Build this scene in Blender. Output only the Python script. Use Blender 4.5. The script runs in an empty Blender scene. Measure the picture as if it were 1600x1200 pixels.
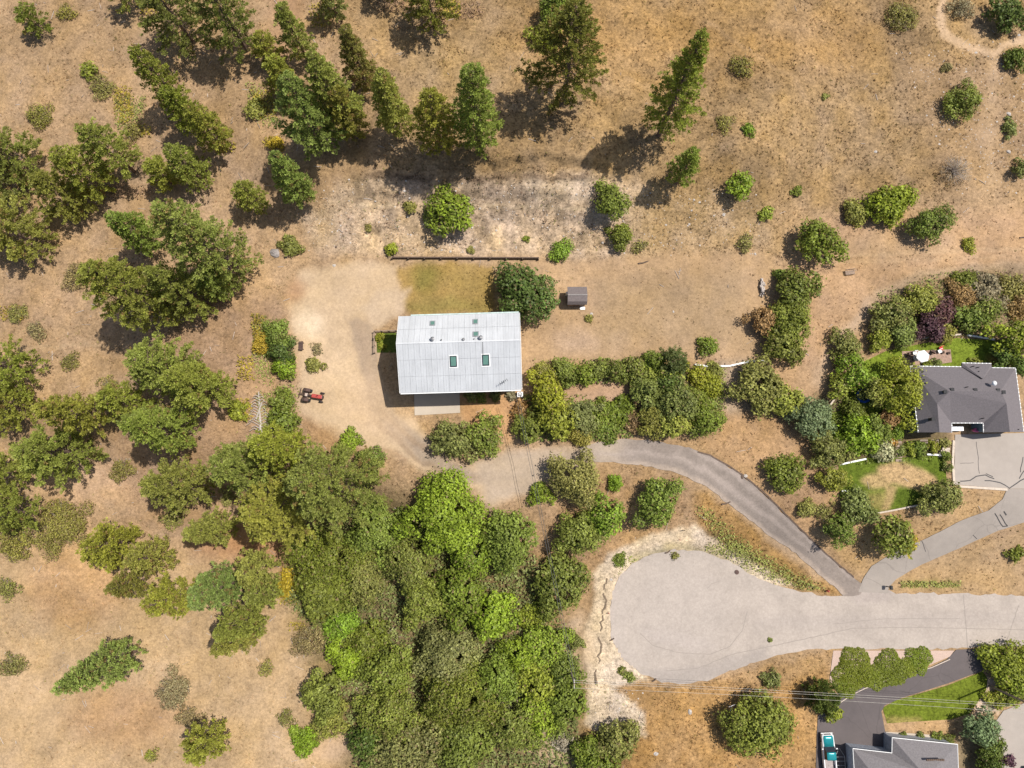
import bpy, math, random
import numpy as np
from mathutils import Vector, Matrix
from mathutils.geometry import delaunay_2d_cdt

# ------------------------------------------------------------------ camera, sky, sun, exposure
scn = bpy.context.scene
COL = scn.collection
PI = math.pi
F = 1073.0; TILT = math.atan(135/1073.0); HC = 107.0
cam = bpy.data.cameras.new('camera'); cam.sensor_width = 36; cam.lens = 36*F/1600
cam.clip_start = 1; cam.clip_end = 6000
co = bpy.data.objects.new('camera', cam); COL.objects.link(co); scn.camera = co
co.location = (0, 0, HC); co.rotation_euler = (TILT, 0, 0)
SUN_EL = math.radians(64); SUN_AZ = math.atan2(0.36, 0.93)      # direction TOWARDS the sun, from +x
w = bpy.data.worlds.new('World'); scn.world = w; w.use_nodes = True
nt = w.node_tree; bg = nt.nodes['Background']; bg.inputs['Strength'].default_value = 0.08
sky = nt.nodes.new('ShaderNodeTexSky'); sky.sky_type = 'NISHITA'; sky.sun_disc = False
sky.sun_elevation = SUN_EL; sky.sun_rotation = PI/2 - SUN_AZ; sky.dust_density = 2.0
nt.links.new(sky.outputs[0], bg.inputs['Color'])
sl = bpy.data.lights.new('sun', 'SUN'); sl.energy = 4.0; sl.angle = math.radians(0.53); sl.color = (1.0, .945, .87)
so = bpy.data.objects.new('sun', sl); COL.objects.link(so)
sd = Vector((math.cos(SUN_EL)*math.cos(SUN_AZ), math.cos(SUN_EL)*math.sin(SUN_AZ), math.sin(SUN_EL)))
so.rotation_euler = sd.to_track_quat('Z', 'Y').to_euler(); so.location = (60, 40, 90)
scn.view_settings.view_transform = 'Standard'; scn.view_settings.look = 'None'
scn.view_settings.gamma = 1; scn.view_settings.use_curve_mapping = False
scn.view_settings.exposure = 0.5
scn.cycles.max_bounces = 6
rng = np.random.default_rng(7); random.seed(7)

# ------------------------------------------------------------------ terrain and view geometry
ct, st = math.cos(TILT), math.sin(TILT)
def sstep(a, b, t):
    t = np.clip((t-a)/(b-a), 0, 1); return t*t*(3-2*t)
def to_uv(x, y, z=0.0):                       # world -> pixel of the 1600x1200 photograph
    X = x; Y = y; Z = z-HC
    cy = Y*ct + Z*st; cz = -Y*st + Z*ct
    return 800 + F*X/(-cz), 600 - F*cy/(-cz)
def hraw(u, v):
    toe = np.interp(u, [0, 400, 480, 600, 1180, 1300, 1600], [370, 375, 396, 402, 396, 345, 322])
    amp = np.interp(u, [0, 350, 520, 1150, 1320, 1600], [1.5, 2.5, 5.5, 5.5, 2.5, 1.5])
    wid = np.interp(u, [0, 520, 1180, 1600], [230, 130, 150, 200])
    z = amp*sstep(0, 1, (toe-v)/wid) + 0.006*np.clip(toe-wid*0.7-v, 0, 600)
    v1 = np.interp(u, [0, 400, 600, 800, 1000, 1200, 1350, 1600], [600, 640, 720, 775, 745, 745, 770, 765])
    z = z - 4.0*sstep(0, 1, (v-v1)/150)
    z = z - 2.0*np.exp(-((u-690)/120)**2-((v-1060)/130)**2)
    jag = 5*np.sin(u*.05)+3*np.sin(u*.13+1)+2*np.sin(u*.31); m1 = sstep(555, 600, u)*sstep(945, 915, u)
    z = z + m1*(1.1*sstep(4, -3, v-277-jag*.8)+.55*sstep(4, -3, v-320-jag*.5)-1.65*sstep(20, -90, v-262))
    z = z + 1.6*np.exp(-((u-330)/170)**2-((v-500)/150)**2)
    return z
def hgt(x, y):
    x = np.asarray(x, float); y = np.asarray(y, float)
    d = np.hypot(x, y); k = np.minimum(1, 130/np.maximum(d, 1e-6))      # far ground keeps the edge's height
    u, v = to_uv(x*k, y*k)
    z = hraw(u, v)
    und = 0.22*np.sin(x*.21+1.3)*np.sin(y*.17+.4) + .12*np.sin(x*.53+y*.41) + .07*np.sin(x*1.1-y*.9+2)
    flat = sstep(60, 0, np.abs(v-500)-110)*sstep(420, 480, u)*sstep(1300, 1220, u)
    flat = np.maximum(flat, sstep(880, 910, v)*sstep(900, 940, u)); flat = np.maximum(flat, sstep(1280, 1330, u)*sstep(500, 530, v))
    return z + und*(1-.95*flat)
def ray(u, v):
    dx = (u-800)/F; dy = -(v-600)/F
    return dx, dy*ct + st, dy*st - ct
def A(u, v, dz=0.0):                          # point dz above the ground seen at pixel (u, v)
    dx, dy, dzr = ray(u, v); z = 0.0
    for _ in range(14):
        t = (z-HC)/dzr; z = .3*z + .7*(float(hgt(dx*t, dy*t))+dz)
    t = (z-HC)/dzr
    return Vector((dx*t, dy*t, z))
def P(u, v, zabs):
    dx, dy, dzr = ray(u, v); t = (zabs-HC)/dzr
    return Vector((dx*t, dy*t, zabs))
def Aarr(u, v):
    dx, dy, dzr = ray(u, v); z = np.zeros_like(u)
    for _ in range(14):
        t = (z-HC)/dzr; z = .3*z+.7*hgt(dx*t, dy*t)
    t = (z-HC)/dzr
    return dx*t, dy*t, z

_lat = rng.random((64, 64))
def vnoise(x, y):
    xi = np.floor(x).astype(int); yi = np.floor(y).astype(int); fx = x-xi; fy = y-yi
    fx = fx*fx*(3-2*fx); fy = fy*fy*(3-2*fy)
    a = _lat[xi % 64, yi % 64]; b = _lat[(xi+1) % 64, yi % 64]; c = _lat[xi % 64, (yi+1) % 64]; d = _lat[(xi+1) % 64, (yi+1) % 64]
    return (a*(1-fx)+b*fx)*(1-fy)+(c*(1-fx)+d*fx)*fy
def fbm(x, y, o=4):
    s = 0; a = .5; n = 0
    for i in range(o):
        s = s + a*vnoise(x*2**i+17.3*i, y*2**i+5.1*i); n += a; a *= .55
    return s/n
def sdist(poly, u, v):                        # signed distance in px, positive inside
    n = len(poly); d = np.full(u.shape, 1e9); ins = np.zeros(u.shape, bool)
    for i in range(n):
        x1, y1 = poly[i]; x2, y2 = poly[(i+1) % n]
        ex, ey = x2-x1, y2-y1; L = ex*ex+ey*ey+1e-9
        t = np.clip(((u-x1)*ex+(v-y1)*ey)/L, 0, 1)
        d = np.minimum(d, np.hypot(u-x1-t*ex, v-y1-t*ey))
        c = (y1 > v) != (y2 > v)
        ins ^= c & (u < (x2-x1)*(v-y1)/((y2-y1) if y2 != y1 else 1e-9)+x1)
    return np.where(ins, d, -d)
def ell(cx, cy, rx, ry, a=0, n=18):
    a = math.radians(a)
    return [(cx+rx*math.cos(t)*math.cos(a)-ry*math.sin(t)*math.sin(a), cy+rx*math.cos(t)*math.sin(a)+ry*math.sin(t)*math.cos(a)) for t in [2*PI*i/n for i in range(n)]]

# ------------------------------------------------------------------ soil, grass and litter colours (real colour of the ground, by place)
YARD = [(455,470),(470,425),(545,410),(622,414),(626,488),(585,516),(592,600),(606,640),(650,655),(676,700),(730,728),(790,712),(850,700),(915,697),(922,721),(865,742),(800,782),(765,792),(735,765),(690,752),(640,722),(585,705),(520,690),(475,655),(462,630),(470,590),(455,520)]
PATCH = [  # (polygon, colour, edge softness px, strength, grass roughness)
 ([(-80,-80),(1680,-80),(1680,1280),(-80,1280)], (.335,.232,.137), 1, 1, .6),
 ([(-80,860),(300,870),(470,900),(520,1000),(560,1280),(-80,1280)], (.385,.278,.165), 60, .9, .45),
 ([(520,-80),(1700,-80),(1700,300),(1300,330),(1180,350),(900,300),(620,270),(540,160)], (.275,.19,.102), 50, .95, 1.0),
 (ell(1010,60,190,70), (.33,.205,.085), 60, .7, 1.0),
 (ell(1280,60,100,60), (.32,.2,.09), 50, .6, 1.0),
 (ell(1420,60,50,45), (.14,.095,.05), 40, .6, 1.0),
 (ell(700,120,70,60), (.28,.2,.11), 40, .7, 1.0),
 ([(1400,80),(1700,90),(1700,320),(1480,310),(1440,200)], (.34,.235,.14), 40, .7, .5),
 ([(430,-20),(480,-20),(450,110),(440,140),(415,90)], (.36,.23,.14), 14, .8, .3),
 ([(540,285),(560,274),(760,276),(925,272),(1010,290),(1030,395),(840,402),(620,403),(500,395),(470,340)], (.425, .325, .225), 14, .93, .85),
 ([(820,275),(925,272),(925,312),(830,318)], (.47, .38, .28), 10, .6, .6),
 ([(990,300),(1190,310),(1230,395),(980,395)], (.37,.265,.15), 25, .8, 1.0),
 ([(830,408),(1195,396),(1215,450),(1215,570),(1100,555),(840,560),(818,600),(812,500)], (.365,.255,.155), 8, .95, .3),
 ([(925,440),(1160,425),(1175,540),(930,545)], (.315,.228,.142), 26, .8, .35),
 (ell(900,530,38,22), (.40,.29,.2), 14, .7, .3),
 ([(1215,450),(1290,340),(1700,325),(1700,420),(1440,432),(1370,450),(1290,560),(1262,690),(1200,640)], (.375,.25,.15), 22, .9, .45),
 (ell(1400,385,90,22), (.36,.26,.165), 30, .6, .4),
 ([(1265,600),(1295,540),(1368,455),(1440,428),(1620,405),(1620,420),(1445,440),(1378,470),(1305,550),(1280,610)], (.43,.325,.235), 8, .7, .2),
 ([(1475,-20),(1486,-20),(1476,25),(1484,48),(1506,66),(1550,72),(1610,48),(1610,64),(1555,84),(1500,80),(1470,58),(1462,28)], (.46,.34,.235), 5, .8, .15),
 ([(1548,84),(1566,84),(1550,200),(1560,290),(1545,290),(1530,200)], (.4,.29,.19), 12, .6, .3),
 ([(622,415),(772,413),(772,490),(640,492),(626,470)], (.3,.205,.072), 5, .9, .4),
 (ell(668,438,20,24,20), (.17,.165,.045), 16, .7, .5),
 (ell(700,480,70,12), (.2,.18,.055), 12, .6, .5),
 ([(690,425),(770,430),(770,470),(700,460)], (.25,.19,.065), 18, .5, .5),
 (YARD, (.455,.35,.24), 9, .95, .12),
 ([(588,512),(560,480),(590,455),(640,450),(626,490)], (.44,.35,.265), 8, .8, .1),
 ([(545,505),(560,495),(582,510),(592,600),(625,650),(672,700),(735,738),(800,735),(900,705),(912,718),(810,752),(730,755),(660,722),(600,665),(570,610)], (.285,.232,.185), 5, .85, .1),
 ([(600,640),(650,690),(720,728),(720,732),(645,697),(596,645)], (.27,.2,.14), 1.5, .7, .1), ([(585,650),(640,705),(715,745),(800,744),(800,748),(712,750),(632,710),(580,655)], (.27,.2,.14), 1.5, .65, .1),
 ([(480,655),(530,690),(600,700),(640,720),(640,724),(595,706),(525,697),(476,662)], (.3,.2,.12), 3, .7, .3),
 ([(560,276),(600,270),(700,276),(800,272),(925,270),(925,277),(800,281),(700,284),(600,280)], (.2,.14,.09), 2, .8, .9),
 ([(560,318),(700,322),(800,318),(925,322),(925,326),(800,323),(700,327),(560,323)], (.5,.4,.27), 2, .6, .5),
 ([(0,538),(160,536),(330,542),(330,545),(160,540),(0,542)], (.42,.31,.19), 2, .5, .4), ([(100,905),(220,925),(330,1000),(500,1060),(500,1066),(325,1006),(215,930),(100,910)], (.46,.33,.2), 3, .45, .3),
 ([(1300,400),(1420,392),(1600,386),(1600,391),(1420,397),(1300,405)], (.45,.33,.21), 3, .5, .4), ([(1300,412),(1420,404),(1600,399),(1600,403),(1420,408),(1300,416)], (.45,.33,.21), 3, .4, .4),
 ([(980,120),(1130,180),(1300,290),(1300,295),(1125,186),(975,126)], (.36,.25,.15), 3, .5, .8), ([(1100,30),(1240,120),(1330,230),(1325,235),(1235,125),(1097,36)], (.36,.25,.15), 3, .4, .8),
 ([(545,500),(578,496),(592,600),(640,700),(615,690),(570,620)], (.33,.25,.18), 14, .7, .1),
 (ell(480,508,26,22), (.56,.46,.34), 12, .8, .1),
 (ell(425,480,20,26), (.27,.19,.13), 12, .8, .4),
 (ell(465,455,15,15), (.33,.2,.115), 12, .8, .2),
 (ell(590,640,60,40,20), (.5,.37,.25), 30, .5, .1),
 ([(735,722),(800,705),(930,695),(930,724),(860,745),(800,782),(760,785)], (.36,.295,.235), 10, .85, .1),
 ([(720,612),(820,612),(800,690),(725,655)], (.41,.25,.13), 8, .9, .3),
 ([(1095,690),(1150,640),(1270,660),(1300,800),(1250,845),(1190,765),(1130,715)], (.36,.235,.13), 12, .9, .55),
 ([(1180,745),(1290,745),(1330,890),(1260,830)], (.3,.2,.12), 20, .7, .6),
 ([(1270,830),(1480,800),(1570,765),(1500,850),(1380,890),(1340,900)], (.36,.245,.13), 10, .9, .6),
 ([(1390,910),(1460,878),(1610,820),(1610,930),(1395,926)], (.36,.25,.14), 5, .95, .5),
 ([(1410,908),(1500,908),(1500,918),(1410,918)], (.17,.17,.05), 6, .7, .8),
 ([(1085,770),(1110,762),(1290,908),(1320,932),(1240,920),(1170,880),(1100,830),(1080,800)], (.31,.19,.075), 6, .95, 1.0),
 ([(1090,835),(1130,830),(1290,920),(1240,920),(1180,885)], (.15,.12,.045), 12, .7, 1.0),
 ([(1085,752),(1120,752),(1290,898),(1278,908),(1150,800)], (.38,.28,.19), 8, .8, .3),
 ([(930,740),(1060,745),(1100,800),(1030,835),(930,880),(860,1000),(800,960),(850,790)], (.34,.225,.125), 25, .9, .8),
 ([(905,1150),(925,1070),(1100,1068),(1300,1020),(1300,1200),(1270,1280),(900,1280)], (.325,.2,.085), 8, .95, 1.0),
 ([(1130,1060),(1300,1018),(1330,1030),(1200,1075)], (.38,.255,.135), 12, .8, .6),
 ([(918,1060),(905,1000),(930,930),(925,895),(950,862),(1005,838),(1085,820),(1100,835),(1180,880),(1240,915),(1190,915),(1100,880),(1000,885),(965,930),(965,1000),(1010,1062),(960,1075),(1008,1110),(1005,1150),(950,1160),(915,1130)], (.56, .465, .35), 5, .97, .8),
 ([(975,870),(1040,850),(1110,858),(1200,905),(1150,890),(1060,860),(985,885)], (.27,.24,.12), 6, .55, .6),
 (ell(900,1010,30,50), (.4,.31,.22), 14, .7, .4),
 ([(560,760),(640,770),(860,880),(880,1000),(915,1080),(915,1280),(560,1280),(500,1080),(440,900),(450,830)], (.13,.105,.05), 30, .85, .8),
 (ell(860,1170,40,30), (.4,.31,.22), 14, .8, .4),
 (ell(790,1090,30,30), (.3,.24,.19), 14, .7, .4),
 (ell(845,975,60,10,-15), (.36,.25,.15), 8, .7, .6),
 (ell(515,1160,45,26), (.46,.33,.22), 14, .7, .2),
 (ell(390,850,90,30), (.33,.185,.1), 24, .8, .4),
 (ell(320,640,130,200,20), (.3,.2,.13), 40, .6, .6),
 (ell(120,920,80,60), (.38,.235,.115), 30, .7, .5),
 (ell(190,1120,90,50), (.39,.24,.13), 34, .6, .4),
 (ell(60,1100,60,60), (.44,.32,.2), 40, .6, .3),
 (ell(150,750,80,30), (.4,.28,.2), 24, .5, .4),
 (ell(60,470,60,30), (.36,.25,.16), 24, .5, .6),
 (ell(520,690,60,14,35), (.3,.19,.1), 10, .8, .6),
 (ell(320,300,80,90), (.38,.27,.18), 30, .5, .6),
 ([(840,590),(990,600),(1000,640),(850,640)], (.36,.24,.16), 8, .8, .3),
 ([(1180,590),(1280,560),(1320,700),(1180,640)], (.3,.21,.13), 14, .5, .4),
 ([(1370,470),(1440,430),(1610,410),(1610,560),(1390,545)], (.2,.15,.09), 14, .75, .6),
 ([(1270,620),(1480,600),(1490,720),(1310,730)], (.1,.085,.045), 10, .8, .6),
 ([(1385,1128),(1490,1122),(1490,1145),(1388,1142)], (.4,.27,.15), 5, .9, .4),
 ([(1540,1060),(1556,1058),(1560,1115),(1520,1118)], (.5,.4,.33), 4, .9, .3),
 ([(1496,1150),(1570,1150),(1570,1220),(1496,1220)], (.16,.13,.08), 6, .9, .4),
 ([(1100,572),(1130,562),(1200,562),(1180,640),(1140,650)], (.3,.24,.18), 8, .6, .4),
]
def ground_col(x, y, extra=()):
    u, v = to_uv(x, y, hgt(x, y))
    wu = u + 16*(fbm(x*.22+9, y*.22)-.5) + 9*(fbm(x*.8, y*.8+40)-.5)
    wv = v + 16*(fbm(x*.22+70, y*.22+33)-.5) + 9*(fbm(x*.8+50, y*.8+11)-.5)
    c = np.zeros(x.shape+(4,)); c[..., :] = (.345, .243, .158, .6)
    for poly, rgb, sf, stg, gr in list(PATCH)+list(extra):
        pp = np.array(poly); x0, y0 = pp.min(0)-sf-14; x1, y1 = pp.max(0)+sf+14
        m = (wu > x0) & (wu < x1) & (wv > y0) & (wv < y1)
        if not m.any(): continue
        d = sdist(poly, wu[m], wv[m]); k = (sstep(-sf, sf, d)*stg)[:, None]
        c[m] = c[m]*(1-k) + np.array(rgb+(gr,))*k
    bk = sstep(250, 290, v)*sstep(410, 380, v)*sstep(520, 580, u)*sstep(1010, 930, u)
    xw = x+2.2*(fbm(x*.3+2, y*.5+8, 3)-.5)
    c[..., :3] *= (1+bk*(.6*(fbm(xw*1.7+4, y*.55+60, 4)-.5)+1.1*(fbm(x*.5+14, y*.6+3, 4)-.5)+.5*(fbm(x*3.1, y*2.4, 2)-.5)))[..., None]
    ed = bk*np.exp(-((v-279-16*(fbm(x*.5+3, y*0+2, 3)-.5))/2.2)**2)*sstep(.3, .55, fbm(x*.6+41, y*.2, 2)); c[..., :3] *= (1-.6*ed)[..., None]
    n = fbm(x*.13, y*.13, 3)-.5; n2 = fbm(x*.5+3, y*.5+8, 3)-.5
    k = (1 + (.25+.35*c[..., 3])*n + (.15+.3*c[..., 3])*n2)[..., None]
    c[..., :3] = c[..., :3]*k
    warm = (fbm(x*.3+31, y*.3+77, 3)-.5)*.35*(.3+c[..., 3])
    c[..., 0] *= 1+warm*.25; c[..., 2] *= 1-warm
    c[..., :3] *= np.array([.94, .905, .85])
    return np.clip(c, .01, .8)

# ------------------------------------------------------------------ materials
def newmat(name):
    m = bpy.data.materials.new(name); m.use_nodes = True
    return m, m.node_tree, m.node_tree.nodes['Principled BSDF']
def N(t, typ, **kw):
    n = t.nodes.new(typ)
    for k, v in kw.items():
        if hasattr(n, k): setattr(n, k, v)
        else: n.inputs[k.replace('_', ' ')].default_value = v
    return n
def noise(t, vec, scale, detail=3, rough=.6):
    n = t.nodes.new('ShaderNodeTexNoise'); n.inputs['Scale'].default_value = scale
    n.inputs['Detail'].default_value = detail; n.inputs['Roughness'].default_value = rough
    t.links.new(vec, n.inputs['Vector']); return n.outputs['Fac']
def mrange(t, f, a, b, c, d):
    n = t.nodes.new('ShaderNodeMapRange')
    for i, v in zip((1, 2, 3, 4), (a, b, c, d)): n.inputs[i].default_value = v
    t.links.new(f, n.inputs[0]); return n.outputs[0]
def math_(t, op, a, b=None):
    n = t.nodes.new('ShaderNodeMath'); n.operation = op
    for i, v in enumerate((a, b)):
        if v is None: continue
        if isinstance(v, (int, float)): n.inputs[i].default_value = v
        else: t.links.new(v, n.inputs[i])
    return n.outputs[0]
def vscale(t, col, f):
    n = t.nodes.new('ShaderNodeVectorMath'); n.operation = 'SCALE'
    t.links.new(col, n.inputs[0])
    if isinstance(f, (int, float)): n.inputs['Scale'].default_value = f
    else: t.links.new(f, n.inputs['Scale'])
    return n.outputs[0]
def simple(name, rgb, rough=.7, metal=0, var=.25, scale=3.0, bump=0.0):
    m, t, b = newmat(name)
    g = t.nodes.new('ShaderNodeTexCoord').outputs['Object']
    f = mrange(t, noise(t, g, scale), .3, .7, 1-var, 1+var)
    c = t.nodes.new('ShaderNodeRGB'); c.outputs[0].default_value = (*rgb, 1)
    t.links.new(vscale(t, c.outputs[0], f), b.inputs['Base Color'])
    b.inputs['Roughness'].default_value = rough; b.inputs['Metallic'].default_value = metal
    if bump:
        bm = t.nodes.new('ShaderNodeBump'); bm.inputs['Strength'].default_value = bump; bm.inputs['Distance'].default_value = .03
        t.links.new(noise(t, g, scale*6), bm.inputs['Height']); t.links.new(bm.outputs[0], b.inputs['Normal'])
    return m
def soil_mat():
    m, t, b = newmat('dry_ground')
    at = t.nodes.new('ShaderNodeAttribute'); at.attribute_name = 'col'
    g = t.nodes.new('ShaderNodeNewGeometry').outputs['Position']
    gr = at.outputs['Alpha']
    n1 = noise(t, g, .9, 4, .65); n2 = noise(t, g, 3.2, 4, .7); n3 = noise(t, g, 11, 2, .6)
    vo = t.nodes.new('ShaderNodeTexVoronoi'); vo.inputs['Scale'].default_value = 2.1; vo.inputs['Randomness'].default_value = 1
    wv = t.nodes.new('ShaderNodeVectorMath'); wv.operation = 'ADD'; t.links.new(g, wv.inputs[0])
    nn = t.nodes.new('ShaderNodeTexNoise'); nn.inputs['Scale'].default_value = 2.5; t.links.new(g, nn.inputs['Vector'])
    t.links.new(nn.outputs['Color'], wv.inputs[1]); t.links.new(wv.outputs[0], vo.inputs['Vector'])
    a = math_(t, 'SUBTRACT', n1, .5); a = math_(t, 'MULTIPLY', a, .9)
    bq = math_(t, 'MULTIPLY', math_(t, 'SUBTRACT', n2, .5), 1.5)
    cq = math_(t, 'MULTIPLY', math_(t, 'SUBTRACT', n3, .5), .9)
    v = math_(t, 'MULTIPLY', math_(t, 'SUBTRACT', .42, vo.outputs['Distance']), .7)
    mp = t.nodes.new('ShaderNodeMapping'); mp.inputs['Rotation'].default_value = (0, 0, .5); mp.inputs['Scale'].default_value = (.9, 4.2, 1); t.links.new(wv.outputs[0], mp.inputs[0])
    sk = math_(t, 'MULTIPLY', math_(t, 'MULTIPLY', math_(t, 'SUBTRACT', noise(t, mp.outputs[0], 1.0, 4, .65), .5), 1.7), gr)
    s = math_(t, 'ADD', math_(t, 'ADD', math_(t, 'ADD', a, bq), math_(t, 'ADD', cq, v)), sk)
    amp = math_(t, 'ADD', math_(t, 'MULTIPLY', gr, .75), .22)
    f = math_(t, 'ADD', 1.0, math_(t, 'MULTIPLY', s, amp))
    f = math_(t, 'MAXIMUM', f, .3)
    t.links.new(vscale(t, at.outputs['Color'], f), b.inputs['Base Color'])
    b.inputs['Roughness'].default_value = 1; b.inputs['Specular IOR Level'].default_value = .1
    bm = t.nodes.new('ShaderNodeBump'); bm.inputs['Distance'].default_value = .25
    t.links.new(math_(t, 'MULTIPLY', gr, .6), bm.inputs['Strength']); t.links.new(n2, bm.inputs['Height'])
    t.links.new(bm.outputs[0], b.inputs['Normal'])
    return m
def paving(name, rgb, var=.14, spots=.1, crack=0.0):
    m, t, b = newmat(name)
    g = t.nodes.new('ShaderNodeNewGeometry').outputs['Position']
    n1 = noise(t, g, .13, 3, .6); n2 = noise(t, g, 1.1, 4, .65); n3 = noise(t, g, 14, 2, .6)
    s = math_(t, 'ADD', math_(t, 'MULTIPLY', math_(t, 'SUBTRACT', n1, .5), var*3),
              math_(t, 'ADD', math_(t, 'MULTIPLY', math_(t, 'SUBTRACT', n2, .5), var*1.6), math_(t, 'MULTIPLY', math_(t, 'SUBTRACT', n3, .5), spots*2)))
    f = math_(t, 'ADD', 1.0, s)
    if crack:
        vo = t.nodes.new('ShaderNodeTexVoronoi'); vo.feature = 'DISTANCE_TO_EDGE'; vo.inputs['Scale'].default_value = .16
        ad = t.nodes.new('ShaderNodeVectorMath'); ad.operation = 'ADD'; nn = t.nodes.new('ShaderNodeTexNoise'); nn.inputs['Scale'].default_value = .5
        t.links.new(g, nn.inputs['Vector']); t.links.new(g, ad.inputs[0]); t.links.new(nn.outputs['Color'], ad.inputs[1]); t.links.new(ad.outputs[0], vo.inputs['Vector'])
        f = math_(t, 'MULTIPLY', f, mrange(t, vo.outputs['Distance'], 0, .012, 1-crack, 1))
    c = t.nodes.new('ShaderNodeRGB'); c.outputs[0].default_value = (*rgb, 1)
    t.links.new(vscale(t, c.outputs[0], f), b.inputs['Base Color']); b.inputs['Roughness'].default_value = .9
    bm = t.nodes.new('ShaderNodeBump'); bm.inputs['Strength'].default_value = .25; bm.inputs['Distance'].default_value = .02
    t.links.new(n3, bm.inputs['Height']); t.links.new(bm.outputs[0], b.inputs['Normal'])
    return m
def leaf_mat(name, wood=(.16, .11, .07), spec=.25, trans=.25):
    m, t, b = newmat(name)
    oi = t.nodes.new('ShaderNodeObjectInfo'); at = t.nodes.new('ShaderNodeAttribute'); at.attribute_name = 'tint'
    sp = t.nodes.new('ShaderNodeSeparateColor'); t.links.new(at.outputs['Color'], sp.inputs[0])
    c = vscale(t, oi.outputs['Color'], sp.outputs[0])          # R channel: how pale this leaf clump is
    mx = t.nodes.new('ShaderNodeMix'); mx.data_type = 'RGBA'   # G channel: towards dry brown
    t.links.new(sp.outputs[1], mx.inputs[0]); t.links.new(c, mx.inputs[6]); mx.inputs[7].default_value = (*wood, 1)
    t.links.new(mx.outputs[2], b.inputs['Base Color']); b.inputs['Roughness'].default_value = .55
    b.inputs['Specular IOR Level'].default_value = spec
    tr = t.nodes.new('ShaderNodeBsdfTranslucent'); t.links.new(vscale(t, mx.outputs[2], 1.3), tr.inputs['Color'])
    ms = t.nodes.new('ShaderNodeMixShader'); ms.inputs[0].default_value = trans
    t.links.new(b.outputs[0], ms.inputs[1]); t.links.new(tr.outputs[0], ms.inputs[2])
    t.links.new(ms.outputs[0], t.nodes['Material Output'].inputs['Surface'])
    return m
SOIL = soil_mat(); LEAF = leaf_mat('leaves', (.2, .14, .07), .25, .17); NEEDLE = leaf_mat('pine_needles', (.3, .19, .08), .3, .38)
GRASSM = leaf_mat('dry_grass_blades', (.2, .13, .08), .1, .3)
BARK = simple('pine_bark', (.15, .1, .075), .95, 0, .35, 4, .5); BARKG = simple('grey_bark', (.2, .17, .14), .95, 0, .3, 4, .5)
DEADW = simple('bleached_wood', (.42, .37, .33), .9, 0, .25, 5, .3)
STREET = paving('street_paving', (.37, .315, .285), .09, .07)
ASPH = paving('driveway_asphalt', (.25, .205, .185), .16, .09); ASPHN = paving('worn_asphalt', (.28, .243, .21), .18, .1, .2)
DARKAS = paving('dark_asphalt', (.098, .082, .08), .2, .08, .2); CONC = paving('concrete_slab', (.43, .365, .29), .12, .06)
PADM = paving('grey_pad', (.325, .283, .245), .14, .08); PINK = paving('pink_gravel', (.42, .31, .25), .15, .45)
TAR = simple('tar', (.04, .037, .037), .7, 0, .2, 2)
ROOFW = simple('white_metal_roof', (.5, .52, .555), .5, .1, .06, .5); ROOFW2 = simple('weathered_metal_roof', (.41, .43, .465), .55, .1, .1, .35)
def roof_metal(name, rgb):
    m, t, b = newmat(name); g = t.nodes.new('ShaderNodeNewGeometry').outputs['Position']
    mp = t.nodes.new('ShaderNodeMapping'); mp.inputs['Scale'].default_value = (2.2, .18, .18); t.links.new(g, mp.inputs[0])
    f = math_(t, 'MULTIPLY', mrange(t, noise(t, mp.outputs[0], 1, 4, .65), .3, .7, .92, 1.05), mrange(t, noise(t, g, .35, 4, .6), .3, .75, 1.05, .88))
    mp2 = t.nodes.new('ShaderNodeMapping'); mp2.inputs['Scale'].default_value = (9, .6, .6); t.links.new(g, mp2.inputs[0])
    f = math_(t, 'MULTIPLY', f, mrange(t, noise(t, mp2.outputs[0], 1, 3, .7), .35, .7, 1.04, .93))
    c = t.nodes.new('ShaderNodeRGB'); c.outputs[0].default_value = (*rgb, 1); t.links.new(vscale(t, c.outputs[0], f), b.inputs['Base Color']); b.inputs['Roughness'].default_value = .5
    return m
ROOFW = roof_metal('white_metal_roof', (.49, .505, .52)); ROOFW2 = roof_metal('weathered_metal_roof', (.455, .47, .485))
RIB = simple('roof_rib_metal', (.46, .48, .5), .5, .2, .05); GUT = simple('white_trim', (.72, .73, .72), .5, 0, .06)
GLASS = simple('skylight_glass', (.1, .2, .165), .2, 0, .15, .8); GLASSD = simple('dark_glass', (.02, .025, .03), .1, 0, .1)
WALLC = simple('cream_wall', (.5, .45, .38), .85, 0, .08); WALLB = simple('blue_grey_siding', (.15, .2, .235), .8, 0, .1)
SHING = simple('grey_shingles', (.135, .12, .125), .95, 0, .16, 5, .4); SHING2 = simple('pale_grey_shingles', (.165, .152, .154), .95, 0, .18, 5, .4)
SHEDR = simple('shed_shingles', (.15, .125, .12), .95, 0, .14, 4, .3); SHEDW = simple('shed_siding', (.2, .14, .1), .85, 0, .15)
TIMBER = simple('dark_timber', (.11, .075, .055), .9, 0, .3, 3, .4); BLACK = simple('black_rubber', (.02, .02, .021), .8, 0, .2)
STONE = simple('pale_stone', (.42, .38, .34), .9, 0, .2, 2, .5); STONEG = simple('grey_rock', (.24, .215, .2), .9, 0, .3, 1.5, .6)
REDP = simple('faded_red_paint', (.36, .05, .04), .5, 0, .2, 4); IRON = simple('rusty_iron', (.09, .055, .045), .8, .3, .35, 5)
TEAL = simple('teal_car_paint', (.02, .25, .27), .22, .3, .06, 1.5); WHITEP = simple('white_paint', (.74, .74, .74), .35, 0, .05)
CHROME = simple('metal_fittings', (.5, .5, .5), .3, .8, .05); BLUE = simple('blue_plastic', (.02, .1, .42), .5, 0, .1)
PAVER = simple('brown_pavers', (.3, .2, .15), .9, 0, .25, 3); REDF = simple('red_fabric', (.5, .04, .04), .8, 0, .1)
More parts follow.
